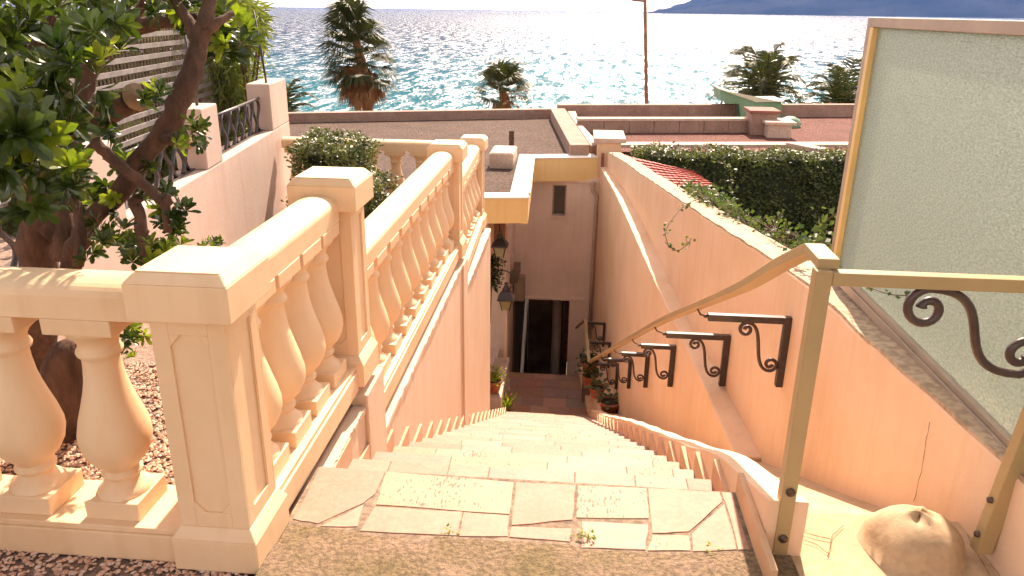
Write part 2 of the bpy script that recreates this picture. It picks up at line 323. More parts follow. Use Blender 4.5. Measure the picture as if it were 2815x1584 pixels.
def tag(o, label=None, cat=None, group=None, kind=None):
    if label: o['label'] = label
    if cat: o['category'] = cat
    if group: o['group'] = group
    if kind: o['kind'] = kind
    return o
def thing(name, label, cat, loc=(0, 0, 0), group=None):
    o = bpy.data.objects.new(name, None); C.objects.link(o); o.location = loc; o.empty_display_size = 0.1
    return tag(o, label, cat, group)
def copy_tree(o, parent=None):
    c = o.copy(); C.objects.link(c); c.parent = parent
    for ch in list(o.children): copy_tree(ch, c)
    return c
def structure(mb, name, m, **k): return tag(mb.build(name, m, **k), kind='structure')

# leaf helpers --------------------------------------------------------------------------------
def leaf(mb, p, d, up, L_, W, mi=0, fold=0.15, droop=0.15):
    d = d.normalized(); s_ = d.cross(up)
    if s_.length < 1e-3: s_ = d.cross(Vector((1, 0, 0)))
    s_.normalize(); n = s_.cross(d)
    a = p; b = p + d * L_ * 0.55 + n * (-droop * 0.3 * L_); e = p + d * L_ * 0.85 - n * droop * 0.8 * L_; t = p + d * L_ - n * droop * L_
    mb.add([a, b + s_ * W * .42 + n * fold * W, b - s_ * W * .42 + n * fold * W, b, e + s_ * W * .5 * .85 + n * fold * W * .6, e - s_ * W * .5 * .85 + n * fold * W * .6, t],
           [(0, 3, 1), (0, 2, 3), (3, 6, 4, 1), (3, 2, 5, 6)], mi)
def rosette(mb, p, axis, n=11, L_=0.075, W=0.026, mi=0):
    axis = axis.normalized(); a = axis.orthogonal().normalized(); b = axis.cross(a)
    for k in range(n):
        an = k * 2.4 + rnd.random() * .4; tilt = 0.25 + 0.95 * (k / n) + rnd.random() * .2
        d = axis * math.cos(tilt) + (a * math.cos(an) + b * math.sin(an)) * math.sin(tilt)
        leaf(mb, p, d, axis, L_ * rnd.uniform(.7, 1.15), W * rnd.uniform(.8, 1.15), mi)
def small_leaves(mb, n, pos, size, mi=0, nrm=None, w=.5):
    for _ in range(n):
        p = Vector(pos()); d = Vector((rnd.gauss(0, 1), rnd.gauss(0, 1), rnd.gauss(0, .7))).normalized()
        u = (nrm + Vector((rnd.gauss(0, .5), rnd.gauss(0, .5), rnd.gauss(0, .5)))) if nrm else Vector((rnd.gauss(0, 1), rnd.gauss(0, 1), rnd.gauss(0, 1)))
        L_ = size * rnd.uniform(.6, 1.3); s_ = d.cross(u)
        if s_.length < 1e-3: continue
        s_.normalize(); W = L_ * w
        mb.add([p, p + d * L_ * .5 + s_ * W * .5, p + d * L_, p + d * L_ * .5 - s_ * W * .5], [(0, 1, 2, 3)], mi)
#@@PART2
# ================================================================== SETTING
NOS = lambda y: -(y - 2.366) * (0.187 / 0.354)           # nosing line of the stairs
TR, RI, NS = 0.354, 0.187, 25
LX = [(4.35, 1.10), (6.55, 1.0), (7.85, .917), (9.17, .849), (10.5, .786), (12.5, .68), (14.6, .52), (15, .49)]
UX = [(0, 1.36), (2.15, 1.345), (3.1, 1.28), (4.2, 1.27), (5.35, 1.21), (6.55, 1.13), (7.85, 1.07), (9.2, 1.02), (10.5, .97), (12.5, .85), (14.75, .62)]
KX = [(1.9, .637), (2.05, .637), (3.4, .615), (4.0, .60), (5.2, .56), (8, .475), (11.3, .39), (12.95, .229), (15, .1)]
RAMP = lambda y: min(-0.02, -0.34 - 0.505 * (y - 2.84)) if y > 2.2 else 0.0
TOPZ = [(0, .36), (2.6, .30), (3.0, .285), (3.86, .24), (4.58, .16), (5.75, .02), (7.12, -.13), (11.0, -.60), (14.65, -.94), (15, -.98)]

# sea, beach, far ground, hills
mb = MB(); mb.add([(-30000, 60, -14), (30000, 60, -14), (30000, 45000, -14), (-30000, 45000, -14)], [(0, 1, 2, 3)])
structure(mb, 'sea', 'sea')
mb = MB()
ys = [-40, 2, 26, 40, 62, 75, 110]; zs = [-9.5, -9.5, -9.5, -11.5, -13.4, -14.2, -17]
for i in range(len(ys) - 1):
    mb.add([(-400, ys[i], zs[i]), (400, ys[i], zs[i]), (400, ys[i + 1], zs[i + 1]), (-400, ys[i + 1], zs[i + 1])], [(0, 1, 2, 3)])
structure(mb, 'ground', 'earth')
# hills across the bay: a real ridge about nine kilometres off
mb = MB(); hp = []
prof = [(4.6, -.02), (5.0, .02), (5.6, .22), (6.2, .33), (7.0, .62), (7.8, .86), (8.6, .98), (9.6, 1.3), (11, 1.62), (12.6, 1.5), (14, 1.8), (16, 2.2), (18.5, 2.0), (21, 2.5), (24, 2.3), (28, 2.8), (33, 2.4), (40, 3.0), (50, 2.0), (56, .0)]
az = 4.6; cols = []
while az <= 56:
    el = lerp(prof, az) + (math.sin(az * 5.1) * .05 + math.sin(az * 13.3) * .025 if 5 < az < 55 else 0)
    el = max(el, -0.02); a = math.radians(az); col = []
    for k in range(9):
        t = k / 8; dist = 8600 + 2600 * t; h = -14 + max(0.5, (math.tan(math.radians(el)) * 11200 + 15) * (t ** 0.75)) * (1 + .12 * math.sin(az * 9 + k * 2.1) * (1 - t) * (t > 0)) if k else -16
        col.append((dist * math.sin(a), dist * math.cos(a), h))
    a2 = a; col.append((13500 * math.sin(a), 13500 * math.cos(a), -16))
    cols.append(col); az += 0.25
vv = [p for c in cols for p in c]; n = 10
mb.add(vv, [(i * n + j, (i + 1) * n + j, (i + 1) * n + j + 1, i * n + j + 1) for i in range(len(cols) - 1) for j in range(n - 1)], 0, (1, 1, 1), True)
structure(mb, 'hills', 'hill')
# shore houses dotted along the foot of the hills are far below a pixel: left out

# ------------------------------------------------------------------ staircase
stair = thing('staircase', 'long straight flight of pale stone slab steps going down between the plastered walls', 'staircase', (-.15, 2.366, 0))
STC = [(1.0, 1.0, 1.0), (1.08, .98, .93), (1.06, .82, .72), (.88, .92, .9), (1.14, 1.09, 1.02), (.93, .86, .76), (1.06, .93, .84), (1.1, 1.02, .86)]
def zrow(k): return -RI * k
sb = MB()       # top landing: mortar bed with irregular slabs
sb.box(-.905, KX[0][1], -0.4, 2.366 - 0.001, -.187, -.001, 1)
top_slabs = [
    ([(805, 1175), (968, 1187), (944, 1243), (915, 1266), (800, 1318), (737, 1306)], (.90, .86, .78)),
    ([(914, 1270), (899, 1325), (806, 1325)], (1.12, 1.06, 1.0)),
    ([(971, 1187), (1293, 1214), (1281, 1294), (946, 1270)], (1.04, .99, .88)),
    ([(942, 1276), (1163, 1288), (1150, 1348), (906, 1336)], (1.0, .93, .84)),
    ([(1167, 1289), (1281, 1298), (1278, 1350), (1154, 1349)], (1.02, .92, .82)),
    ([(1297, 1214), (1449, 1221), (1440, 1308), (1287, 1322)], (1.1, .80, .68)),
    ([(1286, 1326), (1438, 1330), (1434, 1364), (1281, 1352)], (1.08, .82, .71)),
    ([(1453, 1222), (1626, 1229), (1632, 1305), (1450, 1303)], (1.03, .95, .83)),
    ([(1463, 1312), (1630, 1321), (1624, 1384), (1462, 1378)], (1.12, 1.06, .99)),
    ([(1630, 1229), (1811, 1238), (1818, 1262), (1733, 1338), (1641, 1342)], (1.07, .88, .76)),
    ([(1822, 1268), (1853, 1383), (1742, 1388), (1740, 1344)], (1.05, .92, .80)),
    ([(1815, 1238), (1842, 1240), (1886, 1384), (1857, 1384), (1824, 1264)], (1.0, .92, .78)),
    ([(1641, 1347), (1733, 1349), (1737, 1386), (1629, 1386)], (1.05, 1.0, .86))]
for si, (q, c) in enumerate(top_slabs):
    pts = []
    for i, p in enumerate(q):
        w = D(p[0], p[1], Z=0); w.y = min(w.y, 2.372); pts.append(w)
    dense = []
    for i in range(len(pts)):
        a, b = pts[i], pts[(i + 1) % len(pts)]; dense.append(a)
        for t in (.33, .66): dense.append(a.lerp(b, t) + Vector((rnd.uniform(-.003, .003), rnd.uniform(-.003, .003) if a.y < 2.36 else 0, 0)))
    dense.reverse() if sum((dense[i].x * dense[(i + 1) % len(dense)].y - dense[(i + 1) % len(dense)].x * dense[i].y) for i in range(len(dense))) < 0 else None
    sb.slab([(p.x, p.y, rnd.uniform(0, .0012) + .0012) for p in dense], .03, 2 if si in (2, 7, 12) else 0, c)
tl = sb.build('top_landing', ['stone', 'mortar', 'travertine'], stair, bevel=0.001)
for k in range(1, NS + 1):
    y0, y1 = 2.366 + TR * (k - 1), 2.366 + TR * k; z = zrow(k)
    xl = -.886; xr = lerp(KX, (y0 + y1) / 2) - .005
    if k > 22: xl = -.95
    s = MB(); x = xl; s.box(xl, xr, y0 - .0, y1 - .003, z - RI + .002, z - .0022, 1)
    first = True
    while x < xr - .02:
        w = rnd.uniform(.16, .52); x2 = min(x + w, xr)
        if xr - x2 < .09: x2 = xr
        c = rnd.choice(STC); f = rnd.uniform(.93, 1.05); cc = tuple(v * f for v in c)
        j = .0018; mi_ = 2 if rnd.random() < .3 else 0
        if rnd.random() < .35 and x2 - x > .2:
            ym = y0 + rnd.uniform(.12, .24)
            s.box(x + j, x2 - j, y0, ym - j, z - .03, z + rnd.uniform(-.0006, .0006), mi_, cc)
            s.box(x + j, x2 - j, ym + j, y1, z - .03, z + rnd.uniform(-.001, .001), 0, tuple(v * .97 for v in rnd.choice(STC)))
        else: s.box(x + j, x2 - j, y0, y1, z - .03, z + rnd.uniform(-.0006, .0006), mi_, cc)
        x = x2
    st = s.build('step', ['stone', 'mortar', 'travertine'], stair, bevel=0.0015)
    for sx in (-1, 1):        # upright skirting stone on either side
        if sx < 0 and k > 22: continue
        g = MB()
        if sx < 0: g.box(-.905, -.886, y0 + .02, y1 + .002, z - .005, z + .098, 0, (1.0, .88, .78))
        else:
            xa, xb = lerp(KX, y0), lerp(KX, y1)
            g.add([(xa - .022, y0 + .02, z - .005), (xa + .004, y0 + .02, z - .005), (xb + .004, y1, z - .005), (xb - .022, y1, z - .005),
                   (xa - .022, y0 + .02, z + .098), (xa + .004, y0 + .02, z + .098), (xb + .004, y1, z + .098), (xb - .022, y1, z + .098)],
                  [(0, 3, 2, 1), (4, 5, 6, 7), (0, 1, 5, 4), (1, 2, 6, 5), (2, 3, 7, 6), (3, 0, 4, 7)], 0, (.98, .84, .72))
        sk = g.build('skirting', ['skirt_stone'], None, bevel=0.002); sk.parent = st; sk.location = (0, 0, 0); sk.matrix_parent_inverse = Matrix.Identity(4)
g = MB(); g.box(.613, .635, 1.86, 2.36, .0, .085, 0, (.95, .84, .70)); g.build('skirting', ['skirt_stone'], stair, bevel=.003)
# lower landing, one step, and the flight that drops on into the passage
LZ = zrow(NS); yl = 2.366 + TR * NS
lb = MB(); yy = yl
def landing(lb, ya, yb, z):
    y = ya
    lb.box(-1.12, .42, ya, yb - .01, z - .2, z - .006, 1)
    while y < yb - .02:
        y2 = min(y + rnd.uniform(.24, .4), yb); x = -1.1
        if yb - y2 < .1: y2 = yb
        while x < lerp(KX, y) - .02:
            x2 = min(x + rnd.uniform(.2, .5), lerp(KX, (y + y2) / 2))
            if lerp(KX, y) - x2 < .1: x2 = lerp(KX, (y + y2) / 2)
            lb.box(x + .004, x2 - .004, y + .004, y2 - .004, z - .03, z + rnd.uniform(-.001, .001), 0, tuple(v * rnd.uniform(.78, 1.0) for v in rnd.choice(STC))); x = x2
        y = y2
landing(lb, yl, yl + .42, LZ - .10)
landing(lb, yl + .42, 12.93, LZ - .13)
lb.build('lower_landing', ['stone', 'mortar'], stair, bevel=.003)
for k in range(1, 13):
    s = MB(); y0 = 12.93 + .3 * (k - 1); z = LZ - .13 - .19 * k
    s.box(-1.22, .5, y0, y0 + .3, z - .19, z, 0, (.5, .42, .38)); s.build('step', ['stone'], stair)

# rough concrete patch in front of the slabs, ragged edge
edge = [(640, 1450), (668, 1400), (735, 1313), (800, 1322), (850, 1330), (905, 1336), (935, 1346), (1010, 1345), (1035, 1362), (1075, 1362), (1100, 1345), (1150, 1352), (1200, 1352), (1281, 1356), (1360, 1366), (1434, 1366), (1462, 1380), (1540, 1383), (1624, 1388), (1700, 1390), (1760, 1390), (1800, 1388), (1850, 1386), (1900, 1384), (1990, 1392), (2010, 1450)]
mb = MB(); pts = []
for i, (a, b) in enumerate(zip(edge, edge[1:])):
    for t in (0, .25, .5, .75):
        p = (a[0] + (b[0] - a[0]) * t, a[1] + (b[1] - a[1]) * t); w = D(p[0], p[1] + rnd.uniform(-3, 3), Z=0.006); w.x = max(w.x, -.893)
        pts.append((w.x, w.y))
pts = [p for p in pts]
n = len(pts); NB = 26; vv = []
for i in range(n):
    for j in range(NB):
        t = j / (NB - 1); y = pts[i][1] * (1 - t) + (-0.3) * t
        h = .012 + .010 * math.sin(pts[i][0] * 9 + y * 7) * math.sin(y * 11 + pts[i][0] * 3) + rnd.uniform(-.0025, .0025)
        vv.append((pts[i][0], y, 0.0 if j == 0 else h))
mb.add(vv, [(i * NB + j, i * NB + j + 1, (i + 1) * NB + j + 1, (i + 1) * NB + j) for i in range(n - 1) for j in range(NB - 1)], 0, (1, 1, 1), True)
structure(mb, 'path', 'rough_concrete')

# ------------------------------------------------------------------ kerb, ramp, platform, mound
def strip(mb, ysamp, left, right_, zf, zb, mi=0, ztop2=None):
    """solid between two curves x=left(y), x=right(y) with top zf(y), bottom zb(y)"""
    vv = []; n = len(ysamp)
    for y in ysamp: vv += [(left(y), y, zb(y)), (left(y), y, zf(y)), (right_(y), y, (ztop2 or zf)(y)), (right_(y), y, zb(y))]
    fs = []
    for i in range(n - 1):
        for j in range(4): fs.append((i * 4 + j, i * 4 + (j + 1) % 4, (i + 1) * 4 + (j + 1) % 4, (i + 1) * 4 + j))
    fs += [(3, 2, 1, 0), tuple((n - 1) * 4 + q for q in (0, 1, 2, 3))]
    return mb.add(vv, fs, mi)
def rng(a, b, st): 
    k = max(1, int(round((b - a) / st))); return [a + (b - a) * i / k for i in range(k + 1)]
kerbz = lambda y: (.195 - (y - 2.05) * .16 if y < 2.366 else NOS(y) + .125 + .02 * math.sin(y * 1.1) + .006 * math.sin(y * 7)) if y < 11.2 else (-4.56 if y < 11.5 else LZ - .01)
def kz(y):
    if y < 2.6: return .195 - (y - 2.05) * .40
    if y < 11.15: return min(.195 - (y - 2.05) * .4, NOS(y) + .12 + .012 * math.sin(y * 1.3) + .004 * math.sin(y * 9)) if y < 3.0 else NOS(y) + .12 + .012 * math.sin(y * 1.3) + .004 * math.sin(y * 9)
    return max(LZ + .02, NOS(11.15) + .12 - (y - 11.15) * .6)
mb = MB(); strip(mb, rng(2.04, 13.0, .12), lambda y: lerp(KX, y), lambda y: lerp(KX, y) + .12, kz, lambda y: min(kz(y) - .45, -.12))
tag(mb.build('stair_kerb', 'plaster_orange', bevel=.006), 'low plastered kerb curving down the right side of the steps', 'kerb')
mb = MB(); strip(mb, rng(2.27, 13.0, .2), lambda y: lerp(KX, y) + .095, lambda y: lerp(UX if y < 4.35 else LX, y) + .02, RAMP if False else (lambda y: max(RAMP(y), -4.70)), lambda y: RAMP(y) - .5)
structure(mb, 'gutter', 'platform')
mb = MB()
mb.add([], [])
nx, ny = 40, 26; vv = []
cx, cy = 1.12, 2.10
for i in range(nx):
    for j in range(ny):
        x = .655 + (1.34 - .655) * i / (nx - 1); y = -.3 + (2.275 + .3) * j / (ny - 1)
        vv.append((x, y, -.004 + .004 * math.sin(x * 14) * math.sin(y * 9)))
mb.add(vv, [(i * ny + j, (i + 1) * ny + j, (i + 1) * ny + j + 1, i * ny + j + 1) for i in range(nx - 1) for j in range(ny - 1)], 0, (1, 1, 1), True)
mb.box(.655, 1.34, 2.2, 2.274, -.3, -.012)
structure(mb, 'platform', 'platform')
# rounded plaster mound against the wall
mc = D(2290, 1330, Z=.08)
mb = MB(); vv = []; NA, NR = 40, 12
c0 = Vector((1.12, 2.17, 0))
for r in range(NR + 1):
    t = r / NR
    for a in range(NA):
        an = 2 * math.pi * a / NA
        rx, ry = .215, .20
        rr = t; hz = .125 * (max(0.0, 1 - (t / .74) ** 2.4) ** .62) + .022 * (1 - t) - (.012 * math.cos(an * 3) if t < .2 else 0) - (.006 if r == 0 else 0)
        wob = 1 + .05 * math.sin(an * 3 + 1) + .03 * math.sin(an * 5)
        vv.append((c0.x + rx * rr * math.cos(an) * wob, c0.y - .06 + ry * rr * math.sin(an) * wob, -.01 + hz))
fs = [(r * NA + a, (r + 1) * NA + a, (r + 1) * NA + (a + 1) % NA, r * NA + (a + 1) % NA) for r in range(NR) for a in range(NA)]
mb.add(vv, fs, 0, (1, 1, 1), True)
tag(mb.build('plaster_mound', 'platform'), 'rounded lump of plaster bulging from the foot of the right wall', 'mound')

# ------------------------------------------------------------------ right boundary wall
wall = thing('boundary_wall', 'tall peach plastered wall curving down along the right side of the stairs', 'wall', (1.3, 2, 0))
mb = MB()
strip(mb, rng(-.5, 14.75, .22), lambda y: lerp(UX, y), lambda y: lerp(UX, y) + (.24 if y > 2.9 else .24), lambda y: lerp(TOPZ, y) + .004 * math.sin(y * 13), lambda y: -9)
mb.build('wall_body', 'plaster_orange', wall, bevel=.012)
mb = MB()
strip(mb, rng(4.35, 15.0, .22), lambda y: lerp(LX, y), lambda y: lerp(UX, y) + .01, lambda y: lerp([(4.35, -1.07), (7, -1.13), (15, -1.26)], y) + .006 * math.sin(y * 11), lambda y: -9)
mb.build('thick_base', 'plaster_orange', wall, bevel=.012)
mb = MB()       # weathered coping skin
strip(mb, rng(-.5, 14.70, .11), lambda y: lerp(UX, y) + .004, lambda y: lerp(UX, y) + .236, lambda y: lerp(TOPZ, y) + .012 + .004 * math.sin(y * 13) + rnd.uniform(-.003, .003), lambda y: lerp(TOPZ, y) - .02)
mb.build('wall_coping', 'plaster_top', wall)
def crack(name, pix, plane, w, parent):
    mb = MB(); P = []
    for i, (a, b) in enumerate(zip(pix, pix[1:])):
        for t in (0, .34, .67): P.append(((a[0] + (b[0] - a[0]) * t + rnd.uniform(-2, 2)), (a[1] + (b[1] - a[1]) * t + rnd.uniform(-1, 1))))
    P.append(pix[-1])
    W = [U(x, y, **plane) for x, y in P]
    mb.tube(W, [w * rnd.uniform(.5, 1.1) for _ in W], 5, 0)
    return mb.build(name, 'crack', parent)
mat('crack', (0.26, 0.13, 0.07), 0.95, 0.2, 20, 0, 30)
plat = bpy.data.objects['platform']; plat_cracks = [[(2320, 1445), (2290, 1470), (2283, 1500), (2275, 1530)], [(2205, 1462), (2240, 1472), (2283, 1482)], [(2210, 1485), (2250, 1500), (2275, 1520)], [(2660, 1470), (2690, 1530), (2720, 1580)]]
for cc_ in plat_cracks: crack('crack', cc_, dict(Z=.004), .0013, plat)
crack('crack', [(1921, 1116), (1925, 1135), (1926, 1152)], dict(X=1.20), .006, wall)  # small keyhole-shaped stain, modelled as a short thick crack
crack('crack', [(2556, 1160), (2548, 1205), (2537, 1280), (2525, 1330), (2512, 1378)], dict(X=1.31), .0013, wall)

# ------------------------------------------------------------------ left side: retaining wall below the balustrade
lw = thing('retaining_wall', 'peach rendered retaining wall under the white balustrade on the left of the steps', 'wall', (-1, 3, 0))
mb = MB()
mb.box(-1.2, -.900, 2.05, 2.985, -2.2, -.087); mb.box(-1.2, -.900, 3.285, 5.95, -9, -.385)
mb.box(-1.2, -.884, 2.985, 3.285, -9, -.03)
mb.box(-1.2, -.906, 5.95, 8.16, -9, -.68)
mb.box(-1.2, -.884, 5.95, 6.21, -9, -.39)
mb.build('wall_body', 'plaster_peach', lw, bevel=.008)
mb = MB()
for (y0, y1, z) in ((2.3, 2.98, -.087), (3.29, 5.94, -.385), (6.22, 8.1, -.68)):
    N = 60; vv = []
    for i in range(N + 1):
        y = y0 + (y1 - y0) * i / N; e = -.893 + rnd.uniform(-.004, .004); vv += [(-.95, y, z + .006), (e, y, z + .004), (e + .001, y, z - .02)]
    mb.add(vv, [(i * 3 + j, i * 3 + j + 1, i * 3 + j + 4, i * 3 + j + 3) for i in range(N) for j in range(2)])
mb.build('ledge', 'plaster_peach', lw)
# low wall turning at the bottom of the flight
mb = MB(); mb.box(-1.28, -1.06, 10.75, 12.3, -9, -4.22); mb.box(-1.07, -1.02, 10.75, 12.3, -5, -4.20)
tag(mb.build('planter_wall', 'plaster_pink', bevel=.006), 'low planter ledge with a white edge at the foot of the stairs, left side', 'wall')

# ------------------------------------------------------------------ balustrades
def pillar(name, label, x0, y0, zb, ztop, deep=0.0, group='balustrade pillars'):
    """footprint 0.26 square, cap 0.135 high; zb = underside of the base block"""
    cxx, cyy = x0, y0
    t = thing(name, label, 'pillar', (cxx, cyy, zb), group)
    m = MB(); h = .130
    m.box(cxx - .13, cxx + .13, cyy - .13, cyy + .13, zb, zb + .108 - deep); m.frustum((cxx - .13, cxx + .13, cyy - .13, cyy + .13), zb + .108 - deep, (cxx - .107, cxx + .107, cyy - .107, cyy + .107), zb + .143 - deep)
    m.build('base', 'cream', t, bevel=.004)
    m = MB(); a = .105
    m.box(cxx - a + .0083, cxx + a - .0083, cyy - a + .0083, cyy + a - .0083, zb + .13 - deep, ztop - .13)
    # faces with a sunken panel: frame pieces proud of the core
    z0, z1 = zb + .143 - deep, ztop - .135
    for ax, sg in (('y', -1), ('y', 1), ('x', 1), ('x', -1)):
        def put(u0, u1, w0, w1):
            if ax == 'y':
                ya, yb = (cyy - a, cyy - a + .0085) if sg < 0 else (cyy + a - .0085, cyy + a); m.box(cxx + u0, cxx + u1, ya, yb, w0, w1)
            else:
                xa, xb = (cxx - a, cxx - a + .0085) if sg < 0 else (cxx + a - .0085, cxx + a); m.box(xa, xb, cyy + u0, cyy + u1, w0, w1)
        q = .055; lim = a if ax == 'y' else a - .0087
        put(-lim, -q, z0, z1); put(q, lim, z0, z1); put(-q, q, z0, z0 + .05); put(-q, q, z1 - .05, z1)
    for sx in (-1, 1):          # chamfer blocks in the panel corners
        for (za, zb_) in ((z0 + .05, z0 + .085), (z1 - .085, z1 - .05)):
            tri = [(sx * .055, za if za < (z0 + z1) / 2 else zb_), (sx * .025, za if za < (z0 + z1) / 2 else zb_), (sx * .055, zb_ if za < (z0 + z1) / 2 else za)]
            m.add([(cxx + u, cyy - a + .0004, w) for u, w in tri] + [(cxx + u, cyy - a + .0092, w) for u, w in tri], [(0, 1, 2), (5, 4, 3), (0, 3, 4, 1), (1, 4, 5, 2), (2, 5, 3, 0)])
    m.build('shaft', 'cream', t, bevel=.0015)
    m = MB(); b = .142
    m.box(cxx - b, cxx + b, cyy - b, cyy + b, ztop - .135, ztop - .03); m.frustum((cxx - b, cxx + b, cyy - b, cyy + b), ztop - .03, (cxx - b + .024, cxx + b - .024, cyy - b + .024, cyy + b - .024), ztop - .003)
    m.frustum((cxx - b + .024, cxx + b - .024, cyy - b + .024, cyy + b - .024), ztop - .003, (cxx - b + .028, cxx + b - .028, cyy - b + .028, cyy + b - .028), ztop)
    m.build('cap', 'cream', t, bevel=.004)
    return t
def baluster_mesh():
    m = MB(); H = .665
    m.box(-.085, .085, -.085, .085, 0, .062)
    pr = [(.080, .062), (.078, .072), (.066, .082), (.052, .100), (.046, .112), (.056, .118), (.061, .128), (.056, .138), (.050, .144), (.060, .158), (.080, .180), (.096, .210), (.104, .245), (.103, .275), (.094, .315), (.080, .360), (.067, .405), (.058, .445), (.053, .490), (.052, .515), (.054, .522), (.062, .530), (.065, .540), (.060, .550), (.055, .556), (.056, .570), (.066, .588), (.080, .600), (.086, .610), (.087, .620)]
    m.lathe(pr, seg=28, caps=False)
    m.box(-.102, .102, -.0875, .0875, .616, H)
    return m
bal_proto = None
def put_baluster(parent, x, y, z):
    global bal_proto
    if bal_proto is None:
        bal_proto = baluster_mesh().build('baluster', 'cream', None, bevel=.003); o = bal_proto
    else: o = bal_proto.copy(); C.objects.link(o)
    o.parent = parent; o.location = (x - parent.location.x, y - parent.location.y, z - parent.location.z); return o
RAILP = [(-.085, 0), (.085, 0), (.085, .068)] + [(.085 * math.cos(a), .068 + .042 * math.sin(a)) for a in [math.pi * i / 14 for i in range(1, 14)]] + [(-.085, .068)]
def balustrade(label, a, b, zp, cat='balustrade', n=None, first=None, plinth=(.085, .10), group='white balustrade runs'):
    """a,b: ends on the centre line; zp: top of the plinth"""
    a, b = Vector((a[0], a[1], 0)), Vector((b[0], b[1], 0)); d = (b - a).normalized(); s_ = Vector((d.y, -d.x, 0)); up = Vector((0, 0, 1))
    t = thing('balustrade', label, cat, ((a + b) / 2 + up * zp), group)
    m = MB()
    for (w, z0, z1) in ((.120, zp - .115, zp - .02), (.112, zp - .02, zp)):
        m.sweep([(-w, z0), (w, z0), (w, z1), (-w, z1)], [(a, s_, up), (b, s_, up)])
    m.build('plinth', 'cream', t, bevel=.003)
    m = MB(); L_ = (b - a).length; k = max(1, round(L_ / 1.25)); zr = zp + .665
    for i in range(k):      # rail cast in lengths with a fine joint
        p, q = a + d * (L_ * i / k + (.0015 if i else 0)), a + d * (L_ * (i + 1) / k - (.0015 if i < k - 1 else 0))
        m.sweep(RAILP, [(p, s_, up * 1), (q, s_, up * 1)], smooth=False)
    vv = m.v; m.v = [(p[0], p[1], p[2] + zr) for p in vv]
    r = m.build('rail', 'cream', t, bevel=.002)
    n = n or int(L_ / .275); sp = L_ / n if first is None else first[1]; f0 = sp / 2 if first is None else first[0]
    for i in range(n):
        c = a + d * (f0 + sp * i)
        o = put_baluster(t, c.x, c.y, zp)
        if abs(d.y) > .5: o.rotation_euler[2] = math.pi / 2
    return t
PX = -1.022
P1 = pillar('pillar', 'large white corner pillar nearest the camera at the head of the stairs', PX, 1.918, 0.0, .948)
P2 = pillar('pillar', 'white pillar in mid run, where the stair balustrade first drops to a lower rail', PX, 3.108, .012, .950)
P3 = pillar('pillar', 'white pillar beyond the second rail length, lower than the near ones', PX, 6.07, -.33, .602)
P4 = pillar('pillar', 'farthest white pillar, where the balustrade turns left before the gravel roof', -1.09, 8.13, -.66, .332)
balustrade('near white balustrade of fat balusters running left from the corner pillar', (-3.0, 1.94), (PX - .128, 1.94), .11, n=6, first=(.205, .285))
balustrade('short white balustrade length between the corner pillar and the next pillar', (-1.04, 2.048), (-1.04, 2.98), .11, n=4, first=(.115, .232))
balustrade('long white balustrade length dropping one level beside the steps', (-1.04, 3.236), (-1.04, 5.942), -.222, n=10, first=(.12, .2745))
balustrade('third white balustrade length, lowest beside the steps, speckled with light', (-1.035, 6.20), (-1.085, 8.0), -.505, n=7, first=(.12, .26))
balustrade('far white balustrade crossing in front of the dark gravel roof', (-3.17, 8.13), (-1.09 - .13, 8.13), -.50, n=7, first=(.13, .275))

# ------------------------------------------------------------------ terrace and pebbles on the left
mb = MB()
mb.box(-8, -.96, -.6, 3.2, -.6, -.012); mb.box(-8, -1.06, 3.2, 6.1, -.9, -.345); mb.box(-8, -1.06, 6.1, 8.3, -1.2, -.64)
structure(mb, 'terrace', 'gravel')
mb = MB()
ico = [(0, 0, 1), (.9, 0, .3), (.28, .85, .3), (-.73, .53, .3), (-.73, -.53, .3), (.28, -.85, .3), (0, 0, -.6)]
icf = [(0, 1, 2), (0, 2, 3), (0, 3, 4), (0, 4, 5), (0, 5, 1), (6, 2, 1), (6, 3, 2), (6, 4, 3), (6, 5, 4), (6, 1, 5)]
PC = [(1, 1, 1), (.9, .75, .62), (1.05, .9, .78), (.75, .62, .55), (1.1, 1.0, .92), (.95, .70, .58)]
def pebbles(n, xr, yr, z):
    for _ in range(n):
        x, y = rnd.uniform(*xr), rnd.uniform(*yr); r = rnd.uniform(.006, .013); a = rnd.random() * 6.28; e = rnd.uniform(.6, 1)
        ca, sa = math.cos(a) * r, math.sin(a) * r
        mb.add([(x + p[0] * ca - p[1] * sa * e, y + p[0] * sa + p[1] * ca * e, z + rnd.uniform(-.002, .004) + p[2] * r * .6) for p in ico], icf, 0, rnd.choice(PC))
pebbles(9000, (-2.6, -1.15), (2.05, 3.15), -.006)
pebbles(2600, (-1.9, -.92), (1.3, 1.83), -.006)
tag(mb.build('pebbles', 'pebble'), kind='stuff', label='pale pink pebbles spread under the tree and before the balustrade', cat='pebbles')

# ------------------------------------------------------------------ pink garden wall with piers and iron railings
gd = Vector((-3.21 + 2.68, 8.0 - 4.0, 0)).normalized(); gs = Vector((gd.y, -gd.x, 0)); g0 = Vector((-2.68, 4.0, 0))
gw = thing('garden_wall', 'pink rendered garden wall with square piers and iron railings behind the tree', 'wall', (-2.9, 6, 0))
m = MB(); up = Vector((0, 0, 1))
m.sweep([(-.24, -3), (0, -3), (0, .365), (-.24, .365)], [(g0 - gd * 4, gs, up), (g0 + gd * 4.72, gs, up)])
m.build('wall_body', 'plaster_pink', gw, bevel=.01)
for yy_ in (.15, 2.06, 4.09):
    m = MB(); p = g0 + gd * (yy_); w = .12
    m.sweep([(-.24, .365), (0, .365), (0, .845), (-.24, .845)], [(p - gd * (w if yy_ > 3 else .2), gs, up), (p + gd * (.63 if yy_ > 3 else .2), gs, up)])
    m.build('pier', 'plaster_pink', gw, bevel=.012)
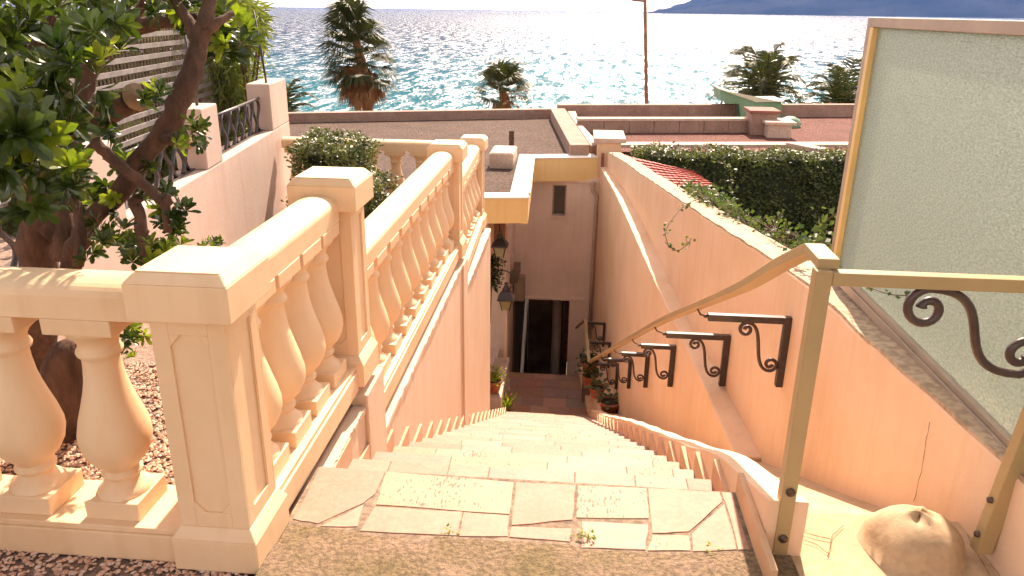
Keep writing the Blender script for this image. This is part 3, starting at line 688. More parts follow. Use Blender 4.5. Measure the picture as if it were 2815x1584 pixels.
def railing(a, b, label):
    t = thing('iron_railing', label, 'railing', tuple((a + b) / 2 + up * .37), 'iron railings on the garden wall')
    m = MB(); o = gs * -.12
    m.tube([a + o + up * .70, b + o + up * .70], .016, 8); m.build('top_bar', 'iron', t)
    m = MB(); m.sweep([(-.02, .368), (.02, .368), (.02, .382), (-.02, .382)], [(a + o, gs, up), (b + o, gs, up)]); m.build('bottom_bar', 'iron', t)
    L_ = (b - a).length; n = int(L_ / .13); 
    for i in range(n):
        c = a + gd * (L_ * (i + .5) / n) + o; q = MB()
        P = []
        sgn = 1 if i % 2 else -1
        for k in range(9):
            u = k / 8; P.append(c + up * (.38 + .32 * u) + gd * sgn * .055 * math.sin(u * math.pi * 2) * (1 if u < .5 else 1))
        q.tube(P, .016, 6); q.build('bar', 'iron', t)
    return t
railing(g0 + gd * 2.27, g0 + gd * 3.96, 'curly black iron railing between the two far pink piers')
railing(g0 + gd * .36, g0 + gd * 1.85, 'curly black iron railing half hidden by the tree, between the nearer pink piers')
railing(g0 + gd * -1.7, g0 + gd * -.06, 'curly black iron railing at the far left edge behind the trunks')
for pp, q, lab in (((733, 225), (697, 32), 'thin leaning dark stake on the far pink pier, against the sea'), ((545, 300), (500, 60), 'thin dark stake on the pier behind the tree fork')):
    Y_ = 8.05 if pp[0] > 600 else 6.05
    m = MB(); a, b = U(*pp, Y=Y_), U(*q, Y=Y_); m.tube([a - up * .1, a.lerp(b, .5) + Vector((.004, 0, 0)), b], [.013, .011, .010], 6)
    tag(m.build('stake', 'iron'), lab, 'stake', 'stakes on the garden wall')

# lattice screen and screens behind
lt = thing('lattice_screen', 'weathered grey lattice trellis of wide slats behind the tree branches', 'trellis', (-4.9, 9.5, 0))
ld = -gd; ln = Vector((ld.y, -ld.x, 0)); Ll = 4.2
base = Vector((-4.26, 9.0, .46))
m = MB()
for i in range(10):
    z = base.z + i * .098
    a = Vector((base.x, base.y, z)); m.sweep([(-.008, -.021), (.008, -.021), (.008, .021), (-.008, .021)], [(a, ln, up), (a + ld * Ll, ln, up)])
m.build('cross_slats', 'lattice', lt)
m = MB()
for i in range(58):
    a = Vector((base.x, base.y, base.z - .05)) + ld * (i * .072 + .02) + ln * .03
    m.sweep([(-.008, 0), (.008, 0), (.008, .98), (-.008, .98)], [(a, ld, up), (a + ln * .01, ld, up)])
m.build('upright_slats', 'dark_wall', lt)
#@@PART3
# ------------------------------------------------------------------ handrail with wrought brackets
def s_scroll(m, o, ux, uz, w, h, r, R=.043, mi=0):
    """metres: from an eye at the upper left over the top, down an S to the bottom and round into the lower right eye"""
    P, Q = [], []
    for i in range(24):
        t = i / 23; th = math.radians(95 + 430 * (1 - t)); rr = R * (.26 + .74 * t); P.append((R + rr * math.cos(th), h - R + rr * math.sin(th)))
    for i in range(24):
        t = i / 23; th = math.radians(275 + 430 * t); rr = R * (1 - .74 * t); Q.append((w - R + rr * math.cos(th), R + rr * math.sin(th)))
    a, b = P[-1], Q[0]; mid = []; k = (b[0] - a[0]) * 2.3
    for i in range(1, 18):
        t = i / 18; h00, h10, h01, h11 = 2 * t ** 3 - 3 * t ** 2 + 1, t ** 3 - 2 * t ** 2 + t, -2 * t ** 3 + 3 * t ** 2, t ** 3 - t ** 2
        mid.append((h00 * a[0] + h10 * k + h01 * b[0] + h11 * k, h00 * a[1] + h01 * b[1]))
    W = [o + ux * u + uz * v for u, v in P + mid + Q]
    m.tube(W, [r * (1.3 if i in (0, len(W) - 1) else (1.2 if i in (1, len(W) - 2) else 1.0)) for i in range(len(W))], 8, mi)
ux, uz = Vector((1, 0, 0)), Vector((0, 0, 1))
hr = thing('handrail', 'beige steel handrail sweeping down the stairs from the tall post on black scroll brackets', 'handrail', (.69, 2.05, 0))
m = MB(); m.box(.668, .713, 2.035, 2.08, .0, .942)
pst = m.build('post', 'steel_beige', hr, bevel=.003)
for z in (.235, .065):
    q = MB(); q.lathe([(0.001, 0), (.0135, 0), (.0145, .003), (.0135, .007), (.001, .009)], seg=14); b = q.build('bolt', 'bolt', None); b.parent = pst; b.location = (.692, 2.035, z); b.rotation_euler = (math.pi / 2, 0, 0)
brY = [(4.17, .80, 1.275, -.03), (5.35, .733, 1.205, -.655), (6.55, .677, .995, -1.289), (7.85, .603, .915, -1.973), (9.17, .541, .847, -2.671), (10.53, .479, .782, -3.39)]
rail_pts = [Vector((.705, 2.20, .957))] + [U(2130, 737, Y=2.62), U(2040, 784, Y=3.16)]
rail_pts[1].x = min(rail_pts[1].x, .80)
rail_pts = [Vector((.705, 2.06, .955)), Vector((.707, 2.21, .955))]
for px in [(2150, 726, 2.55), (2060, 780, 3.0), (1990, 812, 3.5), (1918, 842, 4.17), (1852, 868, 4.75), (1800, 893, 5.35), (1738, 928, 6.55), (1688, 957, 7.85), (1652, 977, 9.17), (1630, 990, 10.53), (1621, 996, 11.2)]:
    rail_pts.append(U(px[0], px[1], Y=px[2] - (.10 if px[2] < 5 else 0)))
far = U(1602, 891, Z=rail_pts[-1].z); 
far.y = min(far.y, 13.4); far = Vector((rail_pts[-1].x - .16, 13.0, rail_pts[-1].z)) if far.y > 15 else far
def flatbar(m, P, w, h):
    n = len(P); fr = []
    for i, p in enumerate(P):
        t = (P[min(i + 1, n - 1)] - P[max(i - 1, 0)]).normalized(); s_ = t.cross(uz).normalized(); u_ = s_.cross(t).normalized()
        fr.append((p, s_, u_))
    m.sweep([(-w / 2, -h / 2), (w / 2, -h / 2), (w / 2, h / 2), (-w / 2, h / 2)], fr)
def smooth(P, k=5):
    out = []
    for i in range(len(P) - 1):
        p0, p1, p2, p3 = P[max(i - 1, 0)], P[i], P[i + 1], P[min(i + 2, len(P) - 1)]
        for j in range(k):
            t = j / k; out.append(.5 * ((2 * p1) + (p2 - p0) * t + (2 * p0 - 5 * p1 + 4 * p2 - p3) * t * t + (3 * p1 - p0 - 3 * p2 + p3) * t ** 3))
    out.append(P[-1]); return out
m = MB(); flatbar(m, [rail_pts[0], rail_pts[1]], .058, .030); m.build('rail_head', 'steel_beige', hr, bevel=.003)
m = MB(); flatbar(m, smooth(rail_pts[1:], 5), .058, .032)
m.build('rail', 'steel_beige', hr, bevel=.003)
for (y, xl, xr, z) in brY:
    m = MB(); hh = .40 if y < 5 else .38; t = .024
    m.box(xl, xr, y - .02, y + .02, z - .04, z); m.box(xr - .045, xr, y - .0205, y + .0205, z - hh - .04, z - .0405)
    br = m.build('bracket', 'iron', hr, bevel=.002)
    q = MB(); w = (xr - xl)
    s_scroll(q, Vector((xr - .047 - min(.245, w - .07), y, z - .04 - .305)), ux, uz, min(.245, w - .07), .30, .0105)
    sc = q.build('scroll', 'iron_scroll', None); sc.parent = br
    q = MB(); a = Vector((xl, y, z - .012)); rp = min(rail_pts, key=lambda p: abs(p.y - y))
    q.tube([a, a + Vector((-.02, 0, 0)), Vector((rp.x + .02, rp.y, rp.z - .05)), Vector((rp.x, rp.y, rp.z - .015))], .006, 6); q.lathe([(.001, -.01), (.012, -.008), (.012, .008), (.001, .01)], c=(xl - .015, y, z - .015), seg=8)
    kb = q.build('rail_clip', 'bolt', None); kb.parent = br
# lower handrail along the landing
lr = thing('lower_handrail', 'short beige handrail with black scroll brackets in the shade by the landing', 'handrail', (.35, 12, -3.8))
rp = rail_pts[-1]
z2 = rp.z
e1 = Vector((.30, 13.0, z2)); s0 = Vector((rp.x - .01, 11.23, z2)); 
m = MB(); flatbar(m, [s0, e1], .05, .03); m.build('rail', 'steel_beige', lr, bevel=.002)
m = MB(); flatbar(m, [e1, e1 + Vector((-.14, 1.3, -.72))], .045, .03); m.build('sloping_rail', 'wood_door', lr, bevel=.002)
for (y, xr) in ((11.75, .72), (12.6, .655)):
    m = MB(); xl = lerp([(11.2, s0.x), (13, .30)], y) + .03; z = z2 + .12
    m.box(xl, xr, y - .02, y + .02, z - .04, z); m.box(xr - .045, xr, y - .0205, y + .0205, z - .46, z - .0405)
    br = m.build('bracket', 'iron', lr, bevel=.002); q = MB(); s_scroll(q, Vector((xr - .045 - .24, y, z - .345)), ux, uz, .24, .30, .0105); sc = q.build('scroll', 'iron_scroll', None); sc.parent = br

# top guard rail running right from the post
gr = thing('guard_rail', 'level beige guard rail with one big black S-scroll, bolted to the right wall', 'railing', (1.3, 2.1, 0))
m = MB(); m.box(.7135, 1.60, 2.036, 2.077, .90, .938); m.build('top_rail', 'steel_beige', gr, bevel=.003)
m = MB()
tp, bt = Vector((1.395, 2.085, .90)), Vector((1.312, 2.085, .03))
m.sweep([(-.024, -.022), (.024, -.022), (.024, .022), (-.024, .022)], [(bt, ux, Vector((0, 1, 0))), (tp, ux, Vector((0, 1, 0)))]); m.build('post', 'steel_beige', gr, bevel=.003)
for z in (.215, .09):
    q = MB(); q.lathe([(.001, 0), (.010, 0), (.011, .004), (.009, .018), (.001, .02)], seg=12); b = q.build('bolt', 'bolt', gr); b.location = Vector((1.293 + z * .09, 2.085, z)) - gr.location; b.rotation_euler = (0, -math.pi / 2, 0)
m = MB(); s_scroll(m, Vector((.925, 2.057, .652)), ux, uz, .40, .246, .0125, .060); m.build('scroll', 'iron_scroll', gr)

# frosted glass screen
gs_ = thing('glass_screen', 'big frosted glass windscreen in a taupe frame standing on the right wall', 'glass screen', (1.42, 3, .3))
def gx(y): return 1.42
TL = U(2407, 70, X=1.42); BLz = .30
yF = 4.03; yN = 1.2; zt = 1.548; zb = .335
m = MB(); m.box(1.395, 1.445, yF, yF + .055, zb - .04, zt + .04); m.box(1.395, 1.445, yN, yF - .0005, zt - .005, zt + .04)
m.build('frame', 'frame_taupe', gs_, bevel=.003)
m = MB(); m.box(1.392, 1.448, yF - .04, yF - .0007, zb, zt - .006); m.build('inner_bead', 'steel_yellow', gs_, bevel=.002)
m = MB(); m.box(1.385, 1.455, yN, yF - .041, zb - .055, zb - .012); m.box(1.395, 1.445, yN, yF - .041, zb - .0115, zb + .012); m.build('sill_rail', 'frame_taupe', gs_, bevel=.003)
m = MB(); m.box(1.417, 1.423, yN, yF - .041, zb + .0125, zt - .0055); m.build('pane', 'glass', gs_)

# ------------------------------------------------------------------ building with the dark gravel roof
Zr = -1.08
bld = thing('gravel_roof_building', 'flat roofed building with yellow fascia and dark gravel roof across the foot of the stairs', 'building', (-2, 15, -5))
A1 = Vector((-.693, 11.436, 0)); A2 = Vector((-.804, 14.76, 0)); A3 = Vector((.44, 15.03, 0)); A0 = Vector((-6.5, 10.48, 0))
FarR = Vector((-.55, 21.9, 0)); FarL = Vector((-9.5, 20.0, 0)); L0 = Vector((-9.5, 10.0, 0))
def seg(m, a, b, w0, w1, z0, z1, mi=0):
    d = (b - a).normalized(); s_ = Vector((d.y, -d.x, 0))
    return m.sweep([(w0, z0), (w1, z0), (w1, z1), (w0, z1)], [(Vector((a.x, a.y, 0)), s_, uz), (Vector((b.x, b.y, 0)), s_, uz)], mi)
m = MB(); seg(m, A0, A1, -.10, 0, -1.50, Zr - .03); seg(m, A1, A2, -.10, -.0, -1.515, Zr - .03); seg(m, A2, A3, -.10, 0, -1.56, Zr - .03)
m.build('fascia', 'fascia_yellow', bld, bevel=.004)
m = MB(); seg(m, A0, A1 + Vector((.02, 0, 0)), -.30, .02, Zr - .03, Zr); seg(m, A1 + Vector((0.0, .30, 0)), A2 + Vector((0, .32, 0)), -.30, .015, Zr - .03, Zr + .002); seg(m, A2 + Vector((.02, .0, 0)), A3, -.34, .02, Zr - .03, Zr)
m.build('roof_coping', 'coping_white', bld, bevel=.006)
m = MB(); m.prism([(-9.5, 10.1), (-1.0, 11.55), (-1.05, 14.95), (-.3, 15.2), (.1, 15.3), (-.45, 21.0), (-9.4, 19.4)], -1.50, -1.16)
m.build('roof_gravel', 'gravel_roof', bld)
m = MB(); seg(m, D(720, 288, Z=-.92) + Vector((-2.2, -.5, 0)), U(1530, 300, Z=-.92), -.26, 0, -1.5, -.92); m.build('roof_parapet', 'parapet_brown', bld, bevel=.01)
m = MB(); m.prism([(-.11, 15.12), (.27, 15.2), (.27, 15.3), (-.36, 21.3), (-.72, 21.0)], -1.3, -.88); m.build('roof_kerb', 'parapet_brown', bld, bevel=.01)
m = MB(); m.prism([(.31, 15.5), (.50, 15.7), (.06, 19.0), (-.08, 21.9), (-.34, 21.8)], -1.3, -.95); m.prism([(-.34, 21.31), (-.08, 21.31), (-.08, 22.0), (-.34, 22.0)], -1.3, -.9); m.build('light_coping', 'parapet_light', bld, bevel=.01)
Yb = 15.0
# front wall with window and the mouth of the passage
m = MB(); zt_, zo = -1.50, -4.05
wx0, wx1, wz0, wz1 = -.425, -.15, -2.29, -1.66
m.box(-1.30, wx0, Yb - .0, Yb + .25, zo, zt_); m.box(wx1, .52, Yb, Yb + .25, zo, zt_); m.box(wx0, wx1, Yb, Yb + .25, zo, wz0); m.box(wx0, wx1, Yb, Yb + .25, wz1, zt_)
m.box(.0, .52, Yb, Yb + .25, -8.5, zo - .001)
m.build('front_wall', 'plaster_white', bld)
m = MB(); m.box(-1.30, .36, Yb - .035, Yb - .001, -1.60, -1.555); m.box(-1.25, .30, Yb - .05, Yb - .001, -4.09, -4.05); m.build('wall_moulding', 'plaster_white', bld)
m = MB(); m.box(.05, .11, Yb - .02, Yb - .0012, -4.04, -1.61); m.box(.12, .40, Yb - .012, Yb - .0012, -3.9, -2.62); m.build('wall_pilaster', 'plaster_white', bld)
win = MB(); win.box(wx0, wx1, Yb + .10, Yb + .12, wz0, wz1); wo = win.build('window', 'dark_glass', bld)
fr = MB(); fr.box(wx0, wx0 + .03, Yb + .06, Yb + .10, wz0, wz1); fr.box(wx1 - .03, wx1, Yb + .06, Yb + .10, wz0, wz1); fr.box(wx0 + .03, wx1 - .03, Yb + .06, Yb + .10, wz0, wz0 + .03); fr.box(wx0 + .03, wx1 - .03, Yb + .06, Yb + .10, wz1 - .03, wz1)
f_ = fr.build('frame', 'frame_taupe', None); f_.parent = wo
fr = MB(); fr.box(wx0 - .03, wx1 + .03, Yb - .04, Yb + .02, wz0 - .035, wz0 - .001); f_ = fr.build('sill', 'plaster_white', None); f_.parent = wo
# passage under the building
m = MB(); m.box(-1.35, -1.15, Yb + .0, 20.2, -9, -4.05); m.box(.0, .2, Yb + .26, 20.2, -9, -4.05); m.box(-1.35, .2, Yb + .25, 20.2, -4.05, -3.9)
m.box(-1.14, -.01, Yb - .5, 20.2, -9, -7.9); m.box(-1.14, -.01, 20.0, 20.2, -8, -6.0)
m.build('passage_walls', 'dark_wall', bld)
m = MB(); m.tube([(-.28, 16.8, -8), (-.28, 16.8, -4.06)], .11, 14); m.build('column', 'plaster_white', bld)
m = MB()
for i in range(12): m.tube([(-1.1 + i * .09, 19.9, -6.0), (-1.1 + i * .09, 19.9, -5.5)], .012, 6)
m.tube([(-1.14, 19.9, -5.5), (-.05, 19.9, -5.5)], .02, 6); m.build('balcony_rail', 'frame_taupe', bld)
# downpipe in the corner
m = MB(); m.tube([(.36, 14.9, -1.60), (.36, 14.9, -1.72), (.46, 14.93, -1.86), (.445, 14.93, -2.1), (.44, 14.93, -4.9)], .035, 10); m.lathe([(.03, 0), (.06, .05), (.06, .10)], c=(.36, 14.9, -1.66), seg=12)
m.build('downpipe', 'plaster_pink', bld)
m = MB(); m.box(.505, .56, 14.9, 14.99, -8, -1.0); m.build('corner_joint', 'cap_red', bld)
# left side of the alley: door wall, painted box, ledges
m = MB(); m.box(-2.0, -1.30, 8.3, 15.2, -9, -4.5); m.box(-2.0, -1.42, 8.3, 12.2, -4.5, -2.95); m.box(-2.0, -1.18, 13.3, Yb - .01, -9, -1.52)
m.build('side_wall', 'plaster_white', bld)
m = MB(); m.box(-1.60, -1.40, 12.2, 13.29, -2.96, -1.52); m.box(-1.64, -1.16, 13.2, 13.295, -2.5, -1.53)
m.build('door_surround', 'plaster_orange', bld)
m = MB()
for i in range(4): m.box(-1.63 + i * .11, -1.63 + i * .11 + .1, 13.17, 13.199, -2.45, -1.56)
m.build('shutter', 'wood_door', bld, bevel=.004)
m = MB(); m.box(-1.155, -.93, Yb - .25, Yb - .036, -4.07, -3.55); m.build('meter_box', 'frame_taupe', bld, bevel=.01)
m = MB(); m.lathe([(.05, 0), (.085, .03), (.09, .30), (.07, .33), (.06, .33)], c=(-1.20, 14.2, -3.22), seg=16); m.build('pot_ornament', 'plaster_pink', bld)
m = MB(); m.box(-1.30, -1.02, 14.0, 14.75, -3.40, -3.22); m.build('shelf', 'dark_wall', bld)
# roof plant box, and a post in place of a shadow streak
m = MB(); p = U(1345, 463, Z=-1.16); q = U(1412, 463, Z=-1.16); 
m.box(p.x, q.x, p.y, p.y + .85, -1.162, -.90)
m.frustum((p.x - .01, q.x + .01, p.y - .01, p.y + .86), -.90, (p.x + .03, q.x - .03, p.y + .03, p.y + .82), -.87)
m.build('roof_vent', 'parapet_light', bld, bevel=.008)
m = MB(); m.box(q.x - .20, q.x - .10, p.y + 1.3, p.y + 1.36, -1.16, -.66); m.build('shadow_post', 'gravel_roof', bld)  # made-up post standing in for a faint cast shadow on the gravel
# tall pier with a capstone beside the right wall
pr_ = thing('capped_pier', 'orange rendered pier with a flat capstone where the right wall meets the roof', 'pier', (.65, 15.2, -1))
m = MB(); m.box(.42, .88, 15.04, 15.6, -9, -.80); m.build('shaft', 'plaster_orange', pr_, bevel=.01)
m = MB(); m.box(.345, .965, 14.97, 16.1, -.80, -.715); m.build('capstone', 'parapet_light', pr_, bevel=.008)

# ------------------------------------------------------------------ second building: red gravel roof
rb = thing('red_roof_building', 'flat roofed building covered in red gravel beyond the hedge', 'building', (5, 20, -5))
m = MB(); m.prism([(-.1, 16.0), (.9, 16.0), (12, 17.9), (12, 27), (-.2, 24.0)], -6, -1.14); m.build('roof_gravel', 'gravel_red', rb)
m = MB(); seg(m, Vector((.5, 16.50, 0)), Vector((12, 18.4, 0)), -.38, 0, -7, -1.085); m.build('roof_kerb', 'parapet_light', rb, bevel=.01)
fpL, fpR = U(1560, 289, Z=-.80), U(2350, 288, Z=-.80)
dv = (fpR - fpL); 
m = MB(); seg(m, fpL - dv * .03, fpR + dv * .4, -.28, 0, -1.6, -.80); m.build('far_parapet', 'parapet_brown', rb, bevel=.01)
lwL, lwR = U(1592, 326, Z=-.80), U(2072, 326, Z=-.80); dn = (lwR - lwL).normalized()
m = MB(); k = 7; L_ = (lwR - lwL).length
for i in range(k):
    a = lwL + dn * (L_ * i / k + .012); b = lwL + dn * (L_ * (i + 1) / k - .012); seg(m, a, b, -.01, 0, -1.4, -.86)
seg(m, lwL, lwR, -.26, -.02, -1.4, -.861)
m.build('low_wall', 'parapet_brown', rb, bevel=.006)
m = MB(); seg(m, lwL - dn * .02, lwR, -.30, .03, -.86, -.80); m.build('low_wall_coping', 'parapet_light', rb, bevel=.006)
c1 = U(2100, 372, Z=-1.14); sc_ = (c1 - Vector((0, 0, CAMZ))).length / 2101
zc = U(2090, 304, Y=c1.y).z
m = MB(); m.box(c1.x - 35 * sc_, c1.x + 28 * sc_, c1.y, c1.y + .7, -1.6, zc - .07); ch = m.build('chimney', 'parapet_brown', rb, bevel=.01)
m = MB(); m.box(c1.x - 42 * sc_, c1.x + 35 * sc_, c1.y - .06, c1.y + .76, zc - .069, zc); c_ = m.build('cap', 'cap_red', None, bevel=.01); c_.parent = ch
c2 = U(2140, 380, Z=-1.14); s2 = (c2 - Vector((0, 0, CAMZ))).length / 2101; z2c = U(2140, 344, Y=c2.y).z
m = MB(); m.box(c2.x - 28 * s2, c2.x + 30 * s2, c2.y, c2.y + .7, -1.6, z2c); ch = m.build('chimney', 'parapet_light', rb, bevel=.01)
m = MB(); m.box(c2.x - 36 * s2, c2.x + 40 * s2, c2.y - .06, c2.y + .76, z2c + .001, z2c + .07); c_ = m.build('cap', 'parapet_light', None, bevel=.01); c_.parent = ch
# small upstand lines beside the chimneys
m = MB(); seg(m, U(2160, 392, Z=-1.05), U(2250, 410, Z=-1.05), -.3, 0, -1.4, -1.05); m.build('roof_upstand', 'parapet_light', rb)
# green ventilation duct on the roof
gd_ = thing('roof_duct', 'green metal ventilation duct with pale lid on the red gravel roof', 'duct', (4, 21, -1))
Yd = 21.6
def pd(x, y): w = U(x, y, Y=Yd); return (w.x, w.z)
out = [pd(1979, 246), pd(2078, 280), pd(2078, 330), pd(2036, 330), pd(2032, 286), pd(1994, 284), pd(1981, 276)]
m = MB(); nO = len(out); Dp = 1.15
m.add([(x, Yd, z) for x, z in out] + [(x + .42 * (1 if False else 1) * .0, Yd + Dp, z) for x, z in out], [tuple(range(nO - 1, -1, -1)), tuple(range(nO, 2 * nO))] + [(i, (i + 1) % nO, nO + (i + 1) % nO, nO + i) for i in range(1, nO)])
e_ = pd(2152, 280); e2 = pd(2150, 330)
m.box(out[1][0] + .001, e_[0], Yd + .02, Yd + Dp, out[2][1], out[1][1] - .02)
m.build('casing', 'green_metal', gd_)
m = MB(); m.slab([(out[0][0] - .03, Yd - .03, out[0][1] + .03), (out[1][0], Yd - .03, out[1][1] + .02), (e_[0] + .03, Yd - .01, e_[1] + .02), (e_[0] + .03, Yd + Dp, e_[1] + .03), (out[1][0], Yd + Dp, out[1][1] + .02), (out[0][0] - .03, Yd + Dp, out[0][1] + .03)], .03)
m.build('lid', 'duct_top', gd_)
m = MB(); 
for x_ in (1986, 2022): w = U(x_, 280, Y=Yd); m.tube([(w.x, Yd + .1, w.z), (w.x, Yd + .1, -1.15)], .02, 6)
m.build('leg', 'dark_wall', gd_)
ts = thing('vent_hood', 'small rounded green vent hood behind the chimneys on the red roof', 'vent', (5, 21, -1))
w = U(2172, 333, Y=20.5); m = MB(); m.lathe([(.26, 0), (.28, .10), (.22, .20), (.10, .26), (.001, .27)], c=(w.x, 20.5, -1.15), seg=20); m.lathe([(.24, -.1), (.24, .0)], c=(w.x, 20.5, -1.15), seg=20); m.build('hood', 'green_metal', ts)
#@@PART4
# ------------------------------------------------------------------ garden behind the right wall
m = MB(); m.prism([(1.5, 2.5), (9, 2.5), (12, 17), (1.0, 16.2), (.95, 14.7), (1.2, 8)], -4, -2.75); structure(m, 'lawn', 'grass')
def blob_hedge(name, label, cat, boxes, n, size, m_leaf, core=True, group=None, w=.5):
    t = thing(name, label, cat, (boxes[0][0], boxes[0][2], boxes[0][4]), group)
    m = MB(); tot = sum((b[1] - b[0]) * (b[3] - b[2]) + ((b[1] - b[0]) + (b[3] - b[2])) * 2 * (b[5] - b[4]) for b in boxes)
    for b in boxes:
        x0, x1, y0, y1, z0, z1 = b; A = [(x1 - x0) * (y1 - y0), (x1 - x0) * (z1 - z0), (y1 - y0) * (z1 - z0)]
        k = int(n * (A[0] + 2 * A[1] + 2 * A[2]) / tot)
        ph = rnd.random() * 6
        def bump_(u, v): return .05 * math.sin(u * 5.1 + ph) + .04 * math.sin(v * 7.3 + u * 2 + ph) + .03 * math.sin(u * 13 + v * 9)
        for (cnt, fn, nr) in ((int(k * 1.5 * A[0] / (A[0] + 2 * A[1] + 2 * A[2])), lambda: (lambda u, v: (u, v, z1 + bump_(u, v) * .7 + rnd.uniform(-.07, .05)))(rnd.uniform(x0, x1), rnd.uniform(y0, y1)), Vector((0, 0, 1))),
                             (int(k * 1.3 * A[1] / (A[0] + 2 * A[1] + 2 * A[2])), lambda: (lambda u, v: (u, y0 + bump_(u, v) * 1.2 + rnd.uniform(-.05, .1), v))(rnd.uniform(x0, x1), rnd.uniform(z0, z1)), Vector((0, -1, .3))),
                             (int(k * A[2] / (A[0] + 2 * A[1] + 2 * A[2])), lambda: (lambda u, v: (x0 - bump_(u, v) + rnd.uniform(-.05, .1), u, v))(rnd.uniform(y0, y1), rnd.uniform(z0, z1)), Vector((-1, 0, .3))),
                             (int(k * A[2] / (A[0] + 2 * A[1] + 2 * A[2])), lambda: (lambda u, v: (x1 + bump_(u, v) + rnd.uniform(-.1, .05), u, v))(rnd.uniform(y0, y1), rnd.uniform(z0, z1)), Vector((1, 0, .3)))):
            small_leaves(m, cnt, fn, size, 0, nr, w)
    m.build('foliage', m_leaf, t)
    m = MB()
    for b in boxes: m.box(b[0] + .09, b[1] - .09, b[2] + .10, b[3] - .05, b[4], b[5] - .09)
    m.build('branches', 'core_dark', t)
    return t
blob_hedge('clipped_hedge', 'long tall clipped hedge in front of the red gravel roof', 'hedge', [(1.15, 6.6, 15.35, 16.1, -3.2, -1.03)], 22000, .075, 'leaf_hedge')
blob_hedge('clipped_bush', 'clipped green bush on the terrace before the far balustrade', 'bush', [(-2.68, -2.05, 7.0, 7.7, -.65, .36), (-2.15, -1.82, 6.7, 7.4, -.65, .08)], 13000, .042, 'leaf_hedge')
# tiled shed roof
tr_ = thing('tiled_shed_roof', 'small red tiled roof between the ivy and the hedge', 'roof', (1.3, 13, -1.2))
a, b, c, d = U(1700, 420, Y=14.4), U(1902, 470, Y=14.1), U(1966, 512, Y=12.9), U(1780, 520, Y=12.6)
m = MB(); k = 9; a += Vector((-.12, 0, 0)); d += Vector((-.35, 0, 0))
for i in range(k):
    t0, t1 = i / k, (i + 1) / k; p0, p1, q0, q1 = a.lerp(d, t0), a.lerp(d, t1 + .02), b.lerp(c, t0), b.lerp(c, t1 + .02)
    e = uz * .028
    nn = 16
    for j in range(nn):
        s0_, s1_ = j / nn, (j + 1) / nn - .01; f = uz * rnd.uniform(-.004, .004)
        m.slab([p0.lerp(q0, s0_) + f, p1.lerp(q1, s0_) + e + f, p1.lerp(q1, s1_) + e + f, p0.lerp(q0, s1_) + f], .02)
m.build('tiles', 'tile_red', tr_)
m = MB(); z_ = uz * .09; m.slab([a - z_, d - z_, c - z_, b - z_], .06); m.box(d.x + .05, c.x - .05, 12.95, 14.2, -3, -1.5); m.build('shed_wall', 'dark_wall', tr_)

# ivy over the right wall
iv = thing('ivy', 'ivy spilling along the top of the right wall with trailing runners', 'ivy', (1.4, 8, -.2))
m = MB(); st = MB()
def vine(P, n, spread, size, stem=.004):
    P = smooth(P, 6) if len(P) > 2 else P
    sm_ = MB(); sm_.tube(P, stem, 5); sm_.build('stem', 'bark', iv)
    for _ in range(n):
        i = rnd.randrange(len(P) - 1); p = P[i].lerp(P[i + 1], rnd.random()) + Vector((rnd.gauss(0, spread), rnd.gauss(0, spread), rnd.gauss(0, spread)))
        d = Vector((rnd.gauss(0, 1), rnd.gauss(0, 1), rnd.gauss(.2, .7))).normalized(); s_ = d.orthogonal().normalized(); L_ = size * rnd.uniform(.6, 1.3)
        n_ = s_.cross(d); a_ = rnd.random() * 6.28; s2_ = s_ * math.cos(a_) + n_ * math.sin(a_)
        m.add([p, p + d * L_ * .35 + s2_ * L_ * .5, p + d * L_ * .7 + s2_ * L_ * .22, p + d * L_, p + d * L_ * .7 - s2_ * L_ * .22, p + d * L_ * .35 - s2_ * L_ * .5], [(0, 1, 2, 3), (0, 3, 4, 5)])
for k in range(34):
    y = rnd.uniform(3.7, 7.6); P = []; yy = y; off = rnd.uniform(.14, .36)
    dens = .10 if y < 6 else .0
    for j in range(5): P.append(Vector((lerp(UX, yy) + off + dens + rnd.uniform(-.03, .06), yy, lerp(TOPZ, yy) + rnd.uniform(-.12, .10)))); yy += rnd.uniform(.15, .4)
    vine(P, int(34 if y > 4.8 else 14), .035 + .001 * y, .036)
for k in range(16):
    y = rnd.uniform(5.8, 8.6); P = [Vector((lerp(UX, y) + rnd.uniform(.16, .32), y + j * .2, lerp(TOPZ, y) + rnd.uniform(-.04, .05))) for j in range(4)]; vine(P, 40, .035, .036)
# long runners
vine([U(1950, 540, Y=7.8), U(1890, 560, Y=7.2), U(1850, 600, Y=6.6), U(1830, 640, Y=6.4), U(1838, 672, Y=6.3), U(1860, 690, Y=6.2), U(1890, 672, Y=6.2), U(1900, 655, Y=6.2)], 45, .012, .035, .003)
vine([U(2010, 530, Y=9.5), U(2012, 480, Y=9.5), U(2000, 455, Y=9.5), U(1960, 437, Y=9.5)], 60, .025, .04, .006)
vine([U(2100, 640, Y=5.6), U(2130, 610, Y=5.4), U(2150, 582, Y=5.3)], 24, .012, .03, .004)
vine([U(2130, 660, Y=5.2), U(2155, 640, Y=5.2), U(2160, 612, Y=5.2)], 18, .012, .03, .004)
vine([U(2230, 690, Y=4.4), U(2260, 640, Y=4.3), U(2280, 600, Y=4.3), U(2360, 565, Y=4.2)], 50, .03, .04, .004)
vine([U(2180, 690, Y=4.5), U(2240, 670, Y=4.3), U(2300, 680, Y=4.2)], 90, .04, .04, .004)
vine([U(2330, 768, Y=3.6), U(2375, 785, Y=3.2), U(2440, 808, Y=3.0), U(2500, 812, Y=2.9), U(2560, 795, Y=2.8)], 20, .006, .022, .0018)
m.build('foliage', 'leaf_ivy', iv)

